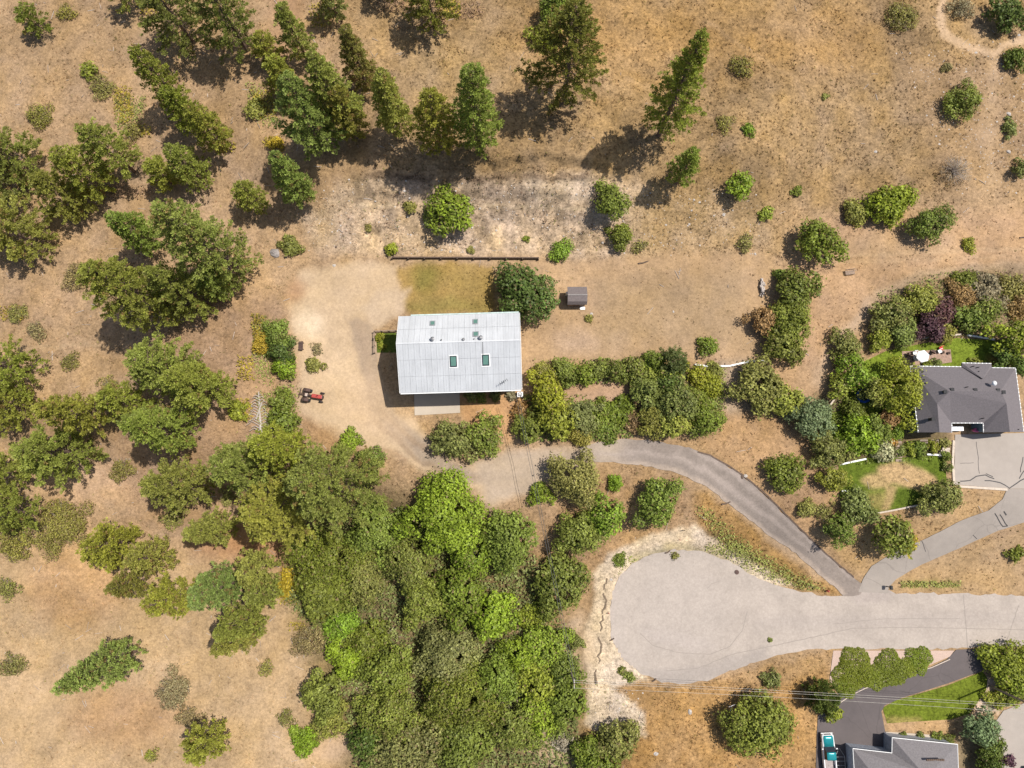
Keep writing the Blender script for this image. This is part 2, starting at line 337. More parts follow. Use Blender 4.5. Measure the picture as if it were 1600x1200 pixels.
WHITEF = simple('white_fabric', (.78, .78, .77), .8, 0, .04); PINKF = simple('pink_cloth', (.6, .12, .25), .8, 0, .2)
KERBM = simple('pale_kerb', (.5, .42, .34), .9, 0, .15, 3, .2); WOOD = simple('weathered_wood', (.27, .2, .15), .9, 0, .25, 4, .2)

# ------------------------------------------------------------------ helpers
def link(o, parent=None):
    COL.objects.link(o)
    if parent: o.parent = parent
    return o
def tag(o, label=None, cat=None, group=None, kind=None):
    if label: o['label'] = label
    if cat: o['category'] = cat
    if group: o['group'] = group
    if kind: o['kind'] = kind
    return o
def thing(name, label, cat, loc=(0, 0, 0), rz=0, group=None):
    o = bpy.data.objects.new(name, None); link(o); o.location = loc; o.rotation_euler = (0, 0, rz)
    o.empty_display_size = .3
    return tag(o, label, cat, group)
def raw_mesh(name, verts, tris, mat, smooth=False, attrs=None, quads=False):
    verts = np.ascontiguousarray(verts, dtype=np.float32); tris = np.ascontiguousarray(tris, dtype=np.int32)
    k = tris.shape[1]; me = bpy.data.meshes.new(name)
    me.vertices.add(len(verts)); me.vertices.foreach_set('co', verts.ravel())
    me.loops.add(tris.size); me.loops.foreach_set('vertex_index', tris.ravel())
    me.polygons.add(len(tris)); me.polygons.foreach_set('loop_start', np.arange(0, tris.size, k, dtype=np.int32))
    try: me.polygons.foreach_set('loop_total', np.full(len(tris), k, dtype=np.int32))
    except Exception: pass
    for n, (typ, arr) in (attrs or {}).items():
        at = me.attributes.new(n, typ, 'POINT')
        at.data.foreach_set('color' if typ == 'FLOAT_COLOR' else 'value', np.ascontiguousarray(arr, dtype=np.float32).ravel())
    if smooth: me.polygons.foreach_set('use_smooth', np.ones(len(tris), bool))
    me.update(calc_edges=True); me.validate()
    if mat: me.materials.append(mat)
    return me
class MB:
    def __init__(s): s.v = []; s.f = []
    def add(s, vs, fs):
        n = len(s.v); s.v += [tuple(p) for p in vs]; s.f += [tuple(i+n for i in f) for f in fs]; return s
    def box(s, x0, x1, y0, y1, z0, z1, rz=0, c=None, taper=0):
        t = taper
        p = [(x0, y0, z0), (x1, y0, z0), (x1, y1, z0), (x0, y1, z0), (x0+t, y0+t, z1), (x1-t, y0+t, z1), (x1-t, y1-t, z1), (x0+t, y1-t, z1)]
        if rz:
            cx, cy = c if c else ((x0+x1)/2, (y0+y1)/2); cr, sr = math.cos(rz), math.sin(rz)
            p = [(cx+(a-cx)*cr-(b-cy)*sr, cy+(a-cx)*sr+(b-cy)*cr, d) for a, b, d in p]
        return s.add(p, [(0, 3, 2, 1), (4, 5, 6, 7), (0, 1, 5, 4), (1, 2, 6, 5), (2, 3, 7, 6), (3, 0, 4, 7)])
    def tube(s, pts, r, n=6, r2=None, cap=True):
        pts = [Vector(p) for p in pts]; k = len(pts); rings = []
        for i, p in enumerate(pts):
            d = (pts[min(i+1, k-1)]-pts[max(i-1, 0)]).normalized()
            a = d.cross(Vector((0, 0, 1)) if abs(d.z) < .9 else Vector((1, 0, 0))).normalized(); b = d.cross(a)
            rr = r if r2 is None else r+(r2-r)*i/(k-1)
            rings.append([p+a*rr*math.cos(2*PI*j/n)+b*rr*math.sin(2*PI*j/n) for j in range(n)])
        vs = [q for ring in rings for q in ring]; fs = []
        for i in range(k-1):
            for j in range(n): fs.append((i*n+j, i*n+(j+1) % n, (i+1)*n+(j+1) % n, (i+1)*n+j))
        if cap: fs += [tuple(range(n))[::-1], tuple((k-1)*n+j for j in range(n))]
        return s.add(vs, fs)
    def cyl(s, c, r, h, n=16, axis='z', r2=None):
        c = Vector(c); ax = {'x': Vector((1, 0, 0)), 'y': Vector((0, 1, 0)), 'z': Vector((0, 0, 1))}[axis]
        return s.tube([c, c+ax*h], r, n, r2)
    def poly3(s, pts): return s.add(pts, [tuple(range(len(pts)))])
    def prism(s, pts2, z0, z1):
        n = len(pts2)
        return s.add([(x, y, z0) for x, y in pts2]+[(x, y, z1) for x, y in pts2],
                     [tuple(range(n))[::-1], tuple(range(n, 2*n))]+[(i, (i+1) % n, n+(i+1) % n, n+i) for i in range(n)])
    def slab(s, pts3, th):                      # solid plate: points shifted down by th
        n = len(pts3); q = [Vector(p) for p in pts3]
        return s.add([tuple(p) for p in q]+[tuple(p-Vector((0, 0, th))) for p in q],
                     [tuple(range(n)), tuple(range(n, 2*n))[::-1]]+[((i+1) % n, i, n+i, n+(i+1) % n) for i in range(n)])
    def ring(s, c, r1, r2, z0, h, n=16):
        vs = []; fs = []
        for i in range(n):
            a = 2*PI*i/n; x, y = math.cos(a), math.sin(a)
            vs += [(c[0]+x*r1, c[1]+y*r1, z0), (c[0]+x*r2, c[1]+y*r2, z0), (c[0]+x*r2, c[1]+y*r2, z0+h), (c[0]+x*r1, c[1]+y*r1, z0+h)]
        for i in range(n):
            a = i*4; b = ((i+1) % n)*4
            for j in range(4): fs.append((a+j, b+j, b+(j+1) % 4, a+(j+1) % 4))
        return s.add(vs, fs)
    def mesh(s, name, mat, smooth=False, bevel=0):
        me = bpy.data.meshes.new(name); me.from_pydata(s.v, [], s.f); me.materials.append(mat)
        if smooth: me.polygons.foreach_set('use_smooth', [True]*len(me.polygons))
        me.update(); return me
    def obj(s, name, mat, parent=None, smooth=False, bevel=0, loc=None):
        o = bpy.data.objects.new(name, s.mesh(name, mat, smooth)); link(o, parent)
        if loc is not None: o.location = loc
        if bevel:
            b = o.modifiers.new('bevel', 'BEVEL'); b.width = bevel; b.segments = 2
        return o
def inst(name, me, parent=None, loc=(0, 0, 0), rz=0, scale=None, color=None):
    o = bpy.data.objects.new(name, me); link(o, parent); o.location = loc; o.rotation_euler = (0, 0, rz)
    if scale is not None: o.scale = scale if hasattr(scale, '__len__') else (scale,)*3
    if color: o.color = (*color, 1)
    return o

# ------------------------------------------------------------------ paved polygons (photo pixels)
CUL = [(957,925),(952,960),(956,1000),(973,1030),(1000,1052),(1035,1065),(1070,1069),(1105,1063),(1140,1049),(1180,1035),(1215,1025),(1260,1016),(1300,1014),(1420,1014),(1495,1013.5),(1560,1011),(1700,1004),(1700,932),(1490,928),(1400,926),(1388,922),(1340,924),(1320,932),(1290,931),(1240,922),(1200,912),(1165,893),(1140,876),(1100,862),(1060,858),(1020,864),(988,880),(967,900)]
DRV = [(905,699),(940,690),(970,685.5),(1010,688),(1050,693),(1085,702),(1120,718),(1160,744),(1200,778),(1240,818),(1280,857),(1335,904),(1352,916),(1345,930),(1320,933),(1290,906),(1250,871),(1200,834),(1150,796),(1105,760),(1060,740),(1010,728),(960,722),(915,721)]
NDRV = [(1341,925),(1348,905),(1362,884),(1400,861),(1450,840),(1500,814),(1545,797),(1566,780),(1573,764),(1650,764),(1650,812),(1600,816),(1560,829),(1500,856),(1440,882),(1400,905),(1388,918),(1387,927)]
NPAD = [(1492,679),(1660,675),(1660,763.5),(1573,763.5),(1491,757)]
BDRV = [(1494,1015),(1560,1013),(1552,1033),(1532,1049),(1480,1068),(1410,1090),(1382,1102),(1377,1112),(1383,1143),(1388,1150),(1394,1235),(1274,1235),(1276,1150),(1278,1118),(1304,1102),(1312,1092),(1345,1075),(1400,1054),(1455,1042),(1480,1030)]
BPAD = [(1700,1085),(1610,1095),(1568,1110),(1555,1128),(1563,1165),(1570,1240),(1700,1240)]
BED = [(1302,1016.5),(1491,1016.5),(1484,1026),(1455,1038),(1400,1050),(1345,1071),(1312,1089),(1304,1075),(1296,1062)]
PAVED = [CUL, DRV, NDRV, NPAD, BDRV, BPAD, BED, [(647,612),(718,611),(719,645),(648,649)]]
def in_paved(u, v, g=0.0):
    m = np.zeros(u.shape, bool)
    for p in PAVED:
        pp = np.array(p); x0, y0 = pp.min(0)-6; x1, y1 = pp.max(0)+6
        k = (u > x0) & (u < x1) & (v > y0) & (v < y1)
        if k.any():
            r = np.zeros(u.shape, bool); r[k] = sdist(p, u[k], v[k]) > g; m |= r
    return m

# ------------------------------------------------------------------ ground
def axis(lo, hi, step, far):
    a = list(np.arange(lo, hi+1e-6, step)); s = step; b = hi; up = []
    while b < far: s *= 1.45; b += s; up.append(b)
    s = step; b = lo; dn = []
    while b > -far: s *= 1.45; b -= s; dn.append(b)
    return np.array(dn[::-1]+a+up)
xs = axis(-94, 94, .38, 2500); ys = axis(-58, 90, .38, 2500)
X, Y = np.meshgrid(xs, ys); Z = hgt(X, Y)
U, V = to_uv(X, Y, Z); inside = (np.abs(X) < 110) & (Y > -70) & (Y < 105)
Cg = np.zeros(X.shape+(4,)); Cg[...] = (.3, .21, .13, .7)
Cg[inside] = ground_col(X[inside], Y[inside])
bkm = inside*sstep(262, 285, V)*sstep(405, 385, V)*sstep(530, 590, U)*sstep(1040, 960, U)
Z = Z + bkm*.5*(fbm((X+2*fbm(X*.4, Y*.6))*1.0+3, Y*.5+9, 4)-.5)*2
rim = np.zeros(X.shape); rim[inside] = sdist([(912,1060),(900,1000),(922,930),(918,895),(945,858),(1003,833),(1087,815),(1110,850),(1000,885),(965,930),(965,1000),(1010,1062),(960,1075)], U[inside], V[inside])
Z = Z + sstep(0, 14, rim)*sstep(-12, -1.5, -np.abs(rim))*0 + (rim > 0)*np.clip(rim/8, 0, 1)*.3*(.3+fbm(X*.9, Y*.9, 4))
Z = Z + inside*(.05*(fbm(X*1.1, Y*1.1, 3)-.5)*2*Cg[..., 3])
pv = np.zeros(X.shape, bool); pv[inside] = in_paved(U[inside], V[inside], -1.0); Z[pv] = hgt(X[pv], Y[pv])-.05
ny, nx = X.shape; idx = np.arange(ny*nx).reshape(ny, nx)
quads = np.stack([idx[:-1, :-1], idx[:-1, 1:], idx[1:, 1:], idx[1:, :-1]], -1).reshape(-1, 4)
me = raw_mesh('ground', np.stack([X, Y, Z], -1).reshape(-1, 3), quads, SOIL, True, {'col': ('FLOAT_COLOR', Cg.reshape(-1, 4))})
tag(inst('ground', me), kind='structure')

def sheet(name, poly, mat, lift=.03, step=.8, extra=None, kind='structure', soft=0.0, rgb=None):
    """thin draped surface whose outline is given in photo pixels"""
    pts = [A(u, v).xy for u, v in poly]; dense = []
    for i in range(len(pts)):
        a, b = pts[i], pts[(i+1) % len(pts)]; k = max(1, int((b-a).length/.7))
        for j in range(k):
            p = a.lerp(b, j/k)
            if soft: p = p + Vector((float(fbm(p.x*1.3+5, p.y*1.3)-.5), float(fbm(p.x*1.3, p.y*1.3+9)-.5)))*soft
            dense.append(p)
    xa = np.array([p.x for p in dense]); ya = np.array([p.y for p in dense]); n = len(dense)
    gx, gy = np.meshgrid(np.arange(xa.min(), xa.max(), step), np.arange(ya.min(), ya.max(), step)); gx = gx.ravel(); gy = gy.ravel()
    d = sdist([(p.x, p.y) for p in dense], gx, gy); gx = gx[d > step*.35]; gy = gy[d > step*.35]
    vin = dense+[Vector((a, b)) for a, b in zip(gx, gy)]
    r = delaunay_2d_cdt(vin, [(i, (i+1) % n) for i in range(n)], [], 1, 1e-4)
    vx = np.array([p.x for p in r[0]]); vy = np.array([p.y for p in r[0]])
    V3 = np.stack([vx, vy, hgt(vx, vy)+lift], -1)
    att = None
    if rgb is not None:
        c = np.concatenate([np.tile(rgb[:3], (len(vx), 1)), np.full((len(vx), 1), rgb[3])], 1)
        u, v = to_uv(vx, vy, V3[:, 2]); k = (1+.3*(fbm(vx*.4, vy*.4, 3)-.5))[:, None]; c[:, :3] *= k
        wu = u+10*(fbm(vx*.5, vy*.5)-.5); wv = v+10*(fbm(vx*.5+20, vy*.5)-.5)
        for p, col, sf, stg in (extra or []):
            kk = (sstep(-sf, sf, sdist(p, wu, wv))*stg)[:, None]; c[:, :3] = c[:, :3]*(1-kk)+np.array(col)*kk
        att = {'col': ('FLOAT_COLOR', np.clip(c, .01, .8))}
    if rgb is None and mat is SOIL: att = {'col': ('FLOAT_COLOR', ground_col(vx, vy))}
    me = raw_mesh(name, V3, np.array(r[2]), mat, True, att)
    return tag(inst(name, me), kind=kind)
sheet('street', CUL, SOIL, .035, .6, [(ell(1065,955,75,80), (.365,.318,.28), 25, .5), ([(1000,1050),(1100,1040),(1200,1010),(1200,1030),(1070,1075)], (.285,.25,.225), 4, .6), (ell(1060,1000,60,12,12), (.385,.335,.3), 8, .5),
      ([(1300,900),(1400,915),(1390,940),(1340,945)], (.3,.255,.23), 6, .6), ([(1180,965),(1620,955),(1620,975),(1180,985)], (.325,.282,.25), 8, .5), ([(950,880),(985,900),(975,1000),(1010,1040),(960,1030),(940,960)], (.375,.325,.285), 6, .6)], soft=.7, rgb=(.365,.315,.272,.02))
sheet('asphalt_driveway', DRV, SOIL, .045, .45, [([(900,680),(985,680),(960,725),(900,730)], (.33,.268,.208), 24, .95), ([(960,716),(1010,722),(1060,733),(1110,756),(1155,792),(1200,830),(1255,868),(1325,930),(1300,930),(1200,850),(1060,752),(960,730)], (.36,.29,.235), 3, .75),
      ([(930,706),(1010,702),(1060,712),(1110,734),(1150,764),(1200,802),(1270,862),(1268,866),(1195,808),(1145,771),(1105,741),(1058,719),(1010,709),(930,711)], (.33,.275,.24), 3, .6), ([(1085,702),(1120,718),(1160,744),(1335,904),(1330,906),(1155,750),(1115,723),(1083,707)], (.33,.275,.24), 2, .6)], soft=.7, rgb=(.225,.188,.162,.1))
sheet('neighbour_driveway', NDRV, ASPHN, .055, .8, soft=.15)
sheet('parking_pad', NPAD, PADM, .06, 1.0)
sheet('dark_driveway', BDRV, DARKAS, .05, .8)
sheet('corner_pavement', BPAD, PADM, .05, 1.0)
sheet('gravel_bed', BED, PINK, .03, .8)
sheet('dirt_driveway', YARD, SOIL, .02, .45, soft=.6)
LAWNC = (.145, .19, .022, .8)
sheet('back_lawn', [(1330,600),(1350,565),(1385,548),(1440,537),(1495,528),(1550,532),(1592,545),(1600,574),(1550,590),(1500,600),(1400,640),(1345,650),(1310,640)], SOIL, .03, .4, [(ell(1555,560,14,10), (.3, .2, .06), 8, .8)], rgb=LAWNC)
sheet('shaded_lawn', [(1285,650),(1310,642),(1345,652),(1400,642),(1412,660),(1400,690),(1340,712),(1300,715)], SOIL, .032, .45, rgb=LAWNC)
sheet('front_lawn', [(1310,728),(1350,715),(1395,716),(1440,713),(1476,712),(1479,750),(1478,775),(1452,788),(1370,801),(1340,805),(1312,780)], SOIL, .03, .35,
      [(ell(1418,744,46,19,14), (.4, .27, .14), 5, .95), (ell(1372,752,26,12,0), (.38, .26, .13), 5, .85), ([(1385,760),(1402,760),(1392,797),(1377,798)], (.36, .25, .12), 4, .85), ([(1330,772),(1385,770),(1380,795),(1340,790)], (.3, .22, .09), 8, .6), (ell(1418,778,22,15), (.07, .1, .012), 4, .9)], rgb=(.095, .13, .016, .85))
sheet('entrance_lawn', [(1312,1091),(1310,1060),(1325,1045),(1350,1050),(1365,1058),(1385,1048),(1410,1046),(1425,1040),(1452,1035),(1400,1052),(1350,1072),(1316,1094)], SOIL, .04, .35, rgb=(.13, .15, .018, .6))
sheet('side_lawn', [(1379,1106),(1400,1094),(1480,1071),(1535,1049),(1543,1060),(1541,1078),(1515,1115),(1486,1124),(1386,1130)], SOIL, .03, .35, [(ell(1410,1125,30,6), (.3, .23, .08), 5, .7)], rgb=(.115, .145, .016, .9))
sheet('patio', [(647,612),(718,611),(719,645),(648,649)], CONC, .06, 2)
sheet('walkway', [(1384,1143),(1485,1150),(1485,1155),(1386,1149)], CONC, .06, 2)
sheet('pavers_under_furniture', [(1409,549),(1485,546),(1487,566),(1440,573),(1411,571)], PAVER, .06, 2)

def ribbon(name, px, width, mat, lift, top=None, kind='structure', jit=0):
    """line of constant width along photo pixels, draped; top gives it height (kerb)"""
    raw = [A(u, v) for u, v in px]; pts = []
    for a, b in zip(raw[:-1], raw[1:]):
        k = max(1, int((b-a).length/.6)); pts += [a.lerp(b, j/k) for j in range(k)]
    pts.append(raw[-1]); m = MB(); vs = []
    if jit:
        for p in pts[1:-1]: p.x += random.uniform(-jit, jit); p.y += random.uniform(-jit, jit)
    for i, p in enumerate(pts):
        d = (pts[min(i+1, len(pts)-1)]-pts[max(i-1, 0)]); d.z = 0; d.normalize(); nrm = Vector((-d.y, d.x, 0))*width/2
        for q in (p+nrm, p-nrm):
            z = float(hgt(q.x, q.y)); vs.append((q.x, q.y, z+lift))
            if top: vs.append((q.x, q.y, z+top))
    k = 4 if top else 2; fs = []
    for i in range(len(pts)-1):
        a = i*k; b = a+k
        if top: fs += [(a+1, a+3, b+3, b+1), (a, a+1, b+1, b), (a+3, a+2, b+2, b+3)]
        else: fs.append((a, a+1, b+1, b))
    if top: fs += [(0, 2, 3, 1), ((len(pts)-1)*k, (len(pts)-1)*k+1, (len(pts)-1)*k+3, (len(pts)-1)*k+2)]
    m.add(vs, fs); o = m.obj(name, mat)
    return tag(o, kind=kind) if kind else o
for pxl, wd in [([(1500,752),(1515,750),(1525,744),(1540,742),(1553,748)],.16), ([(1538,751),(1555,752),(1570,758),(1576,762),(1600,748)],.16), ([(1592,748),(1600,735)],.14),
                ([(1540,740),(1551,745)],.12), ([(1562,804),(1574,822)],.14), ([(1554,802),(1566,823),(1574,822)],.14), ([(1568,799),(1572,805)],.2), ([(1525,690),(1530,740)],.07),
                ([(1500,724),(1521,723)],.06), ([(1440,845),(1446,862)],.07), ([(1520,836),(1526,842)],.08), ([(1598,714),(1594,738)],.12)]:
    ribbon('tar_line', pxl, wd, TAR, .075, jit=.08)
TAR2 = simple('faint_seam', (.265, .23, .2), .9, 0, .1)
for pxl, wd in [([(1000,990),(1020,1008),(1060,1020),(1110,1022),(1140,1010),(1160,985),(1168,955)],.09), ([(1040,1048),(1090,1044),(1145,1022),(1250,1000),(1330,982),(1420,980),(1600,984)],.1),
                ([(1300,975),(1380,967),(1500,966)],.08), ([(1505,929),(1512,1012)],.1), ([(1592,945),(1570,1010)],.07), ([(1105,920),(1112,912),(1125,908)],.07)]:
    ribbon('pavement_seam', pxl, wd, TAR2, .05, jit=.05)
for pxl, lab in [([(1489.5,688),(1488,722),(1490,757)], 'pale concrete kerb along the left side of the grey parking pad'), ([(1498,760),(1573,765)], 'pale kerb along the lower edge of the grey parking pad')]:
    tag(ribbon('kerb', pxl, .35, KERBM, -.1, .18, None), lab, 'kerb', 'concrete kerbs')
for pxl, lab in [([(1310,726),(1352,717)], 'low white garden wall at the top left of the front lawn'), ([(1368,802),(1395,797),(1430,790),(1456,786)], 'low pale stone wall along the bottom of the front lawn'),
                 ([(1447,710),(1468,711)], 'short white garden wall at the top right of the front lawn'), ([(1314,767),(1325,767)], 'short white edging beside the yellow-green bush left of the front lawn'),
                 ([(1402,537),(1430,530),(1460,527),(1500,523)], 'grey garden wall behind the back lawn and the purple shrub'), ([(1510,524),(1552,531)], 'white-topped garden wall at the right end of the back lawn'),
                 ([(1296,633),(1306,619)], 'short pale timber edging left of the dark tree in the back garden'), ([(1085,570),(1110,573),(1140,572),(1170,565),(1195,564)], 'low white edging at the lower right of the mown yard'),
                 ([(1312,1098),(1330,1086),(1350,1076),(1400,1056.5),(1455,1043),(1484,1030)], 'thin pale kerb on the upper edge of the dark driveway')]:
    tag(ribbon('garden_wall', pxl, .24 if 'kerb' not in lab else .11, GUT if 'white' in lab else KERBM, -.1, .35 if 'kerb' not in lab else .08, None), lab, 'wall', 'low garden walls and edgings')
ribbon('driveway_edge', [(1090,706),(1110,711),(1135,726),(1160,742),(1200,776),(1240,816),(1280,855),(1334,902)], .22, TIMBER, -.02, .1, jit=.04)
ribbon('erosion_gully', [(948,903),(944,935),(942,965),(940,985),(936,1010),(932,1045),(932,1068)], .26, simple('gully_soil', (.15, .11, .075), 1), .3, jit=.38)

# ------------------------------------------------------------------ timber retaining wall
t0 = A(613, 404); t1 = A(842, 405); d = t1-t0; L = d.length; ang = math.atan2(d.y, d.x)
rw = thing('retaining_wall', 'long dark timber retaining wall at the foot of the bare bank', 'wall', (t0.x, t0.y, 0), ang)
npl = int(L/2.4)
pm = MB().box(0, L/npl-.02, -.09, .09, 0, .26).mesh('timber', TIMBER)
for k in range(npl):
    for r in range(3): inst('timber', pm, rw, (k*L/npl+(.0 if r % 2 else .0), .02*r, -.05+r*.27))
pp = MB().box(-.08, .08, -.24, -.095, -.2, .82).mesh('post', TIMBER)
for k in range(npl+1): inst('post', pp, rw, (min(k*L/npl, L-.1), 0, 0))

# ------------------------------------------------------------------ barn
BA = math.radians(1.7); bo = A(717, 552)
barn = thing('barn', 'large barn-like house under a long white metal roof with skylights', 'building', (bo.x, bo.y, 0), BA)
R = Matrix.Rotation(-BA, 3, 'Z')
def loc(p, o=bo): return R @ (Vector(p)-Vector((o.x, o.y, 0)))
eN = (loc(P(621, 495, 7.6)).y+loc(P(811, 489, 7.6)).y)/2; eS = (loc(P(628, 613, 7.4)).y+loc(P(815, 609, 7.4)).y)/2
xW = (loc(P(621, 495, 7.6)).x+loc(P(628, 613, 7.4)).x)/2; xE = (loc(P(811, 489, 7.6)).x+loc(P(815, 609, 7.4)).x)/2
rz_ = 10.1; yR = loc(P(717, 534, rz_)).y; zN, zS = 7.6, 7.4
bw = MB(); i = .45
bw.box(xW+i, xE-i, eS+i+.5, eN-i, -.1, 7.2).obj('wall', WALLC, barn)
for xx, s in ((xW+i, 1), (xE-i, -1)):
    gb = MB(); gb.add([(xx, eS+i+.5, 7.2), (xx, eN-i, 7.2), (xx, yR, 9.85), (xx+.1*s, eS+i+.5, 7.2), (xx+.1*s, eN-i, 7.2), (xx+.1*s, yR, 9.85)], [(0, 1, 2), (5, 4, 3), (0, 3, 4, 1), (1, 4, 5, 2), (2, 5, 3, 0)])
    gb.obj('gable_wall', WALLC, barn)
def zroof(y): return rz_-(y-yR)/(eN-yR)*(rz_-zN) if y > yR else rz_-(yR-y)/(yR-eS)*(rz_-zS)
deck = MB().slab([(xW, eS, zS-.05), (xE, eS, zS-.05), (xE, yR, rz_-.05), (xW, yR, rz_-.05)], .12); deck.slab([(xW, yR, rz_-.05), (xE, yR, rz_-.05), (xE, eN, zN-.05), (xW, eN, zN-.05)], .12)
roof = deck.obj('roof', ROOFW2, barn)
NP = 22; pw = (xE-xW)/NP
for side, (ya, yb, za, zb), mm, rows in (('n', (yR+.02, eN+.06, rz_, zN-.015), ROOFW, 2), ('s', (eS-.06, yR-.02, zS-.015, rz_), ROOFW2, 3)):
    for r in range(rows):
        f0, f1 = r/rows, (r+1)/rows; gap = .012/(yb-ya)
        y0, y1 = ya+(yb-ya)*(f0+gap), ya+(yb-ya)*(f1-gap); z0, z1 = za+(zb-za)*(f0+gap), za+(zb-za)*(f1-gap)
        m = MB().slab([(0, y0, z0), (pw-.012, y0, z0), (pw-.012, y1, z1), (0, y1, z1)], .04)
        for q in (0.02, .46):                         # standing ribs
            m.slab([(q*pw, y0, z0+.022), (q*pw+.05, y0, z0+.022), (q*pw+.05, y1, z1+.022), (q*pw, y1, z1+.022)], .03)
        pmesh = m.mesh('roof_panel', mm)
        for k in range(NP):
            inst('roof_panel', pmesh, roof, (xW+k*pw+.006, 0, .006*((k*7+r*3) % 3)))
MB().slab([(xW-.02, yR-.1, rz_+.05), (xE+.02, yR-.1, rz_+.05), (xE+.02, yR+.1, rz_+.05), (xW-.02, yR+.1, rz_+.05)], .05).obj('ridge_cap', ROOFW, roof)
MB().box(xW+1.7, xE-.05, eN+.08, eN+.26, zN-.2, zN-.05).obj('gutter', simple('pale_teal_gutter', (.4, .5, .47), .5), barn)
MB().box(xW+.05, xE-.05, eS-.2, eS-.07, zS-.2, zS-.05).obj('gutter', GUT, barn)
for xx in (xW-.09, xE+.03):
    MB().slab([(xx, eS-.06, zS+.04), (xx+.07, eS-.06, zS+.04), (xx+.07, yR, rz_+.06), (xx, yR, rz_+.06)], .22).obj('barge_board', GUT, barn)
    MB().slab([(xx, yR, rz_+.06), (xx+.07, yR, rz_+.06), (xx+.07, eN+.06, zN+.04), (xx, eN+.06, zN+.04)], .22).obj('barge_board', GUT, barn)
def skylight(u, v, wx, wy, small):
    zz = 9.0
    for _ in range(6):
        q = loc(P(u, v, zz)); zz = zroof(q.y)
    x, y = q.x, q.y; s = (zroof(y+.5)-zroof(y-.5)); m = MB()
    f = MB(); a, b = wx/2+.13, wy/2+.13
    f.slab([(x-a, y-b, zroof(y-b)+.16), (x+a, y-b, zroof(y-b)+.16), (x+a, y+b, zroof(y+b)+.16), (x-a, y+b, zroof(y+b)+.16)], .2)
    if not small:
        fl = MB(); e = .14; fl.slab([(x-a-e, y-b-e, zroof(y-b-e)+.075), (x+a+e, y-b-e, zroof(y-b-e)+.075), (x+a+e, y+b+e, zroof(y+b+e)+.075), (x-a-e, y+b+e, zroof(y+b+e)+.075)], .05); fl.obj('flashing', GUT, roof)
    o = f.obj('skylight', GLASSD if not small else simple('grey_skylight_frame', (.25, .26, .27), .5), roof)
    a, b = wx/2, wy/2
    m.slab([(x-a, y-b, zroof(y-b)+.19), (x+a, y-b, zroof(y-b)+.19), (x+a, y+b, zroof(y+b)+.19), (x-a, y+b, zroof(y+b)+.19)], .05)
    g = m.mesh('pane', GLASS); po = bpy.data.objects.new('skylight_pane', g); link(po, roof)
for a in [(676, 505, .55, .55, 1), (743, 502.5, .55, .6, 1), (743.5, 522, .6, .6, 1), (708.5, 565, .75, 1.25, 0), (759, 563, .75, 1.25, 0)]: skylight(*a)
for u, v, r, h in [(676.5, 530.5, .2, .55), (751.5, 528.5, .2, .55), (690, 531.5, .07, .3), (724.5, 531, .14, .25), (741, 530, .06, .25)]:
    q = loc(P(u, v, 9.8)); z = zroof(q.y)
    m = MB().cyl((q.x, q.y, z-.1), r, h+.1, 12); m.cyl((q.x, q.y, z+h+.04), r*1.6, .1, 12, r2=r*.6); m.obj('roof_vent', simple('vent_metal', (.3, .3, .3), .4, .6), roof)
q = loc(P(754.5, 547, 9.4)); m = MB().tube([(q.x, q.y-1.2, zroof(q.y-1.2)+.1), (q.x, q.y+1.3, zroof(q.y+1.3)+.1)], .035, 6); m.obj('roof_pipe', BLACK, roof)
q = loc(P(787, 597, 8.3)); z = zroof(q.y); m = MB().tube([(q.x, q.y, z), (q.x, q.y, z+1.1)], .03); m.tube([(q.x-.6, q.y-.35, z+1.05), (q.x+.5, q.y+.3, z+1.1)], .025)
for k in range(5): m.tube([(q.x-.5+.25*k-.08, q.y-.3+.14*k+.2, z+1.07), (q.x-.5+.25*k+.1, q.y-.3+.14*k-.2, z+1.07)], .02)
m.obj('antenna', BLACK, roof)
dm = MB().box(xW+4.0, xW+7, eS+i+.44, eS+i+.5, 0, 2.6); dm.obj('garage_door', GUT, barn)
for xx in (xW+9, xW+12.5, xW+15.5): MB().box(xx, xx+1.2, eS+i+.45, eS+i+.5, 4.2, 5.5).obj('window', GLASSD, barn)
for xx in (xW+3, xW+8, xW+13): MB().box(xx, xx+1.2, eN-i, eN-i+.05, 1, 2.1).obj('window', GLASSD, barn)
# small fenced bed at the west wall
fr = thing('garden_fence', 'low wooden rail fence round the green bed left of the white-roofed barn', 'fence', A(586, 519))
f0 = A(586, 519); f1 = A(620, 518); f2 = A(586, 552)
for a, b in ((f0, f1), (f0, f2)):
    for h in (.45, .95): MB().tube([a-f0+Vector((0, 0, h)), b-f0+Vector((0, 0, h))], .06, 5).obj('rail', WOOD, fr)
    for k in range(4):
        p = a.lerp(b, k/3)-f0
        if k or b is f1: MB().box(p.x-.07, p.x+.07, p.y-.07, p.y+.07, -.1, 1.1).obj('post', WOOD, fr)
sheet('fenced_lawn', [(588,521),(622,520),(624,551),(589,551)], SOIL, .04, .5, rgb=(.09, .12, .02, .6))
hp = thing('heat_pump', 'white heat pump unit at the lower right corner of the white-roofed barn', 'heat pump', A(812.5, 617))
MB().box(-.45, .45, -.42, .42, 0, .85).obj('casing', WHITEP, hp, bevel=.04); MB().ring((0, 0), .22, .3, .86, .04).obj('fan_ring', BLACK, hp); MB().cyl((0, 0, .855), .09, .04, 10).obj('fan_hub', BLACK, hp)

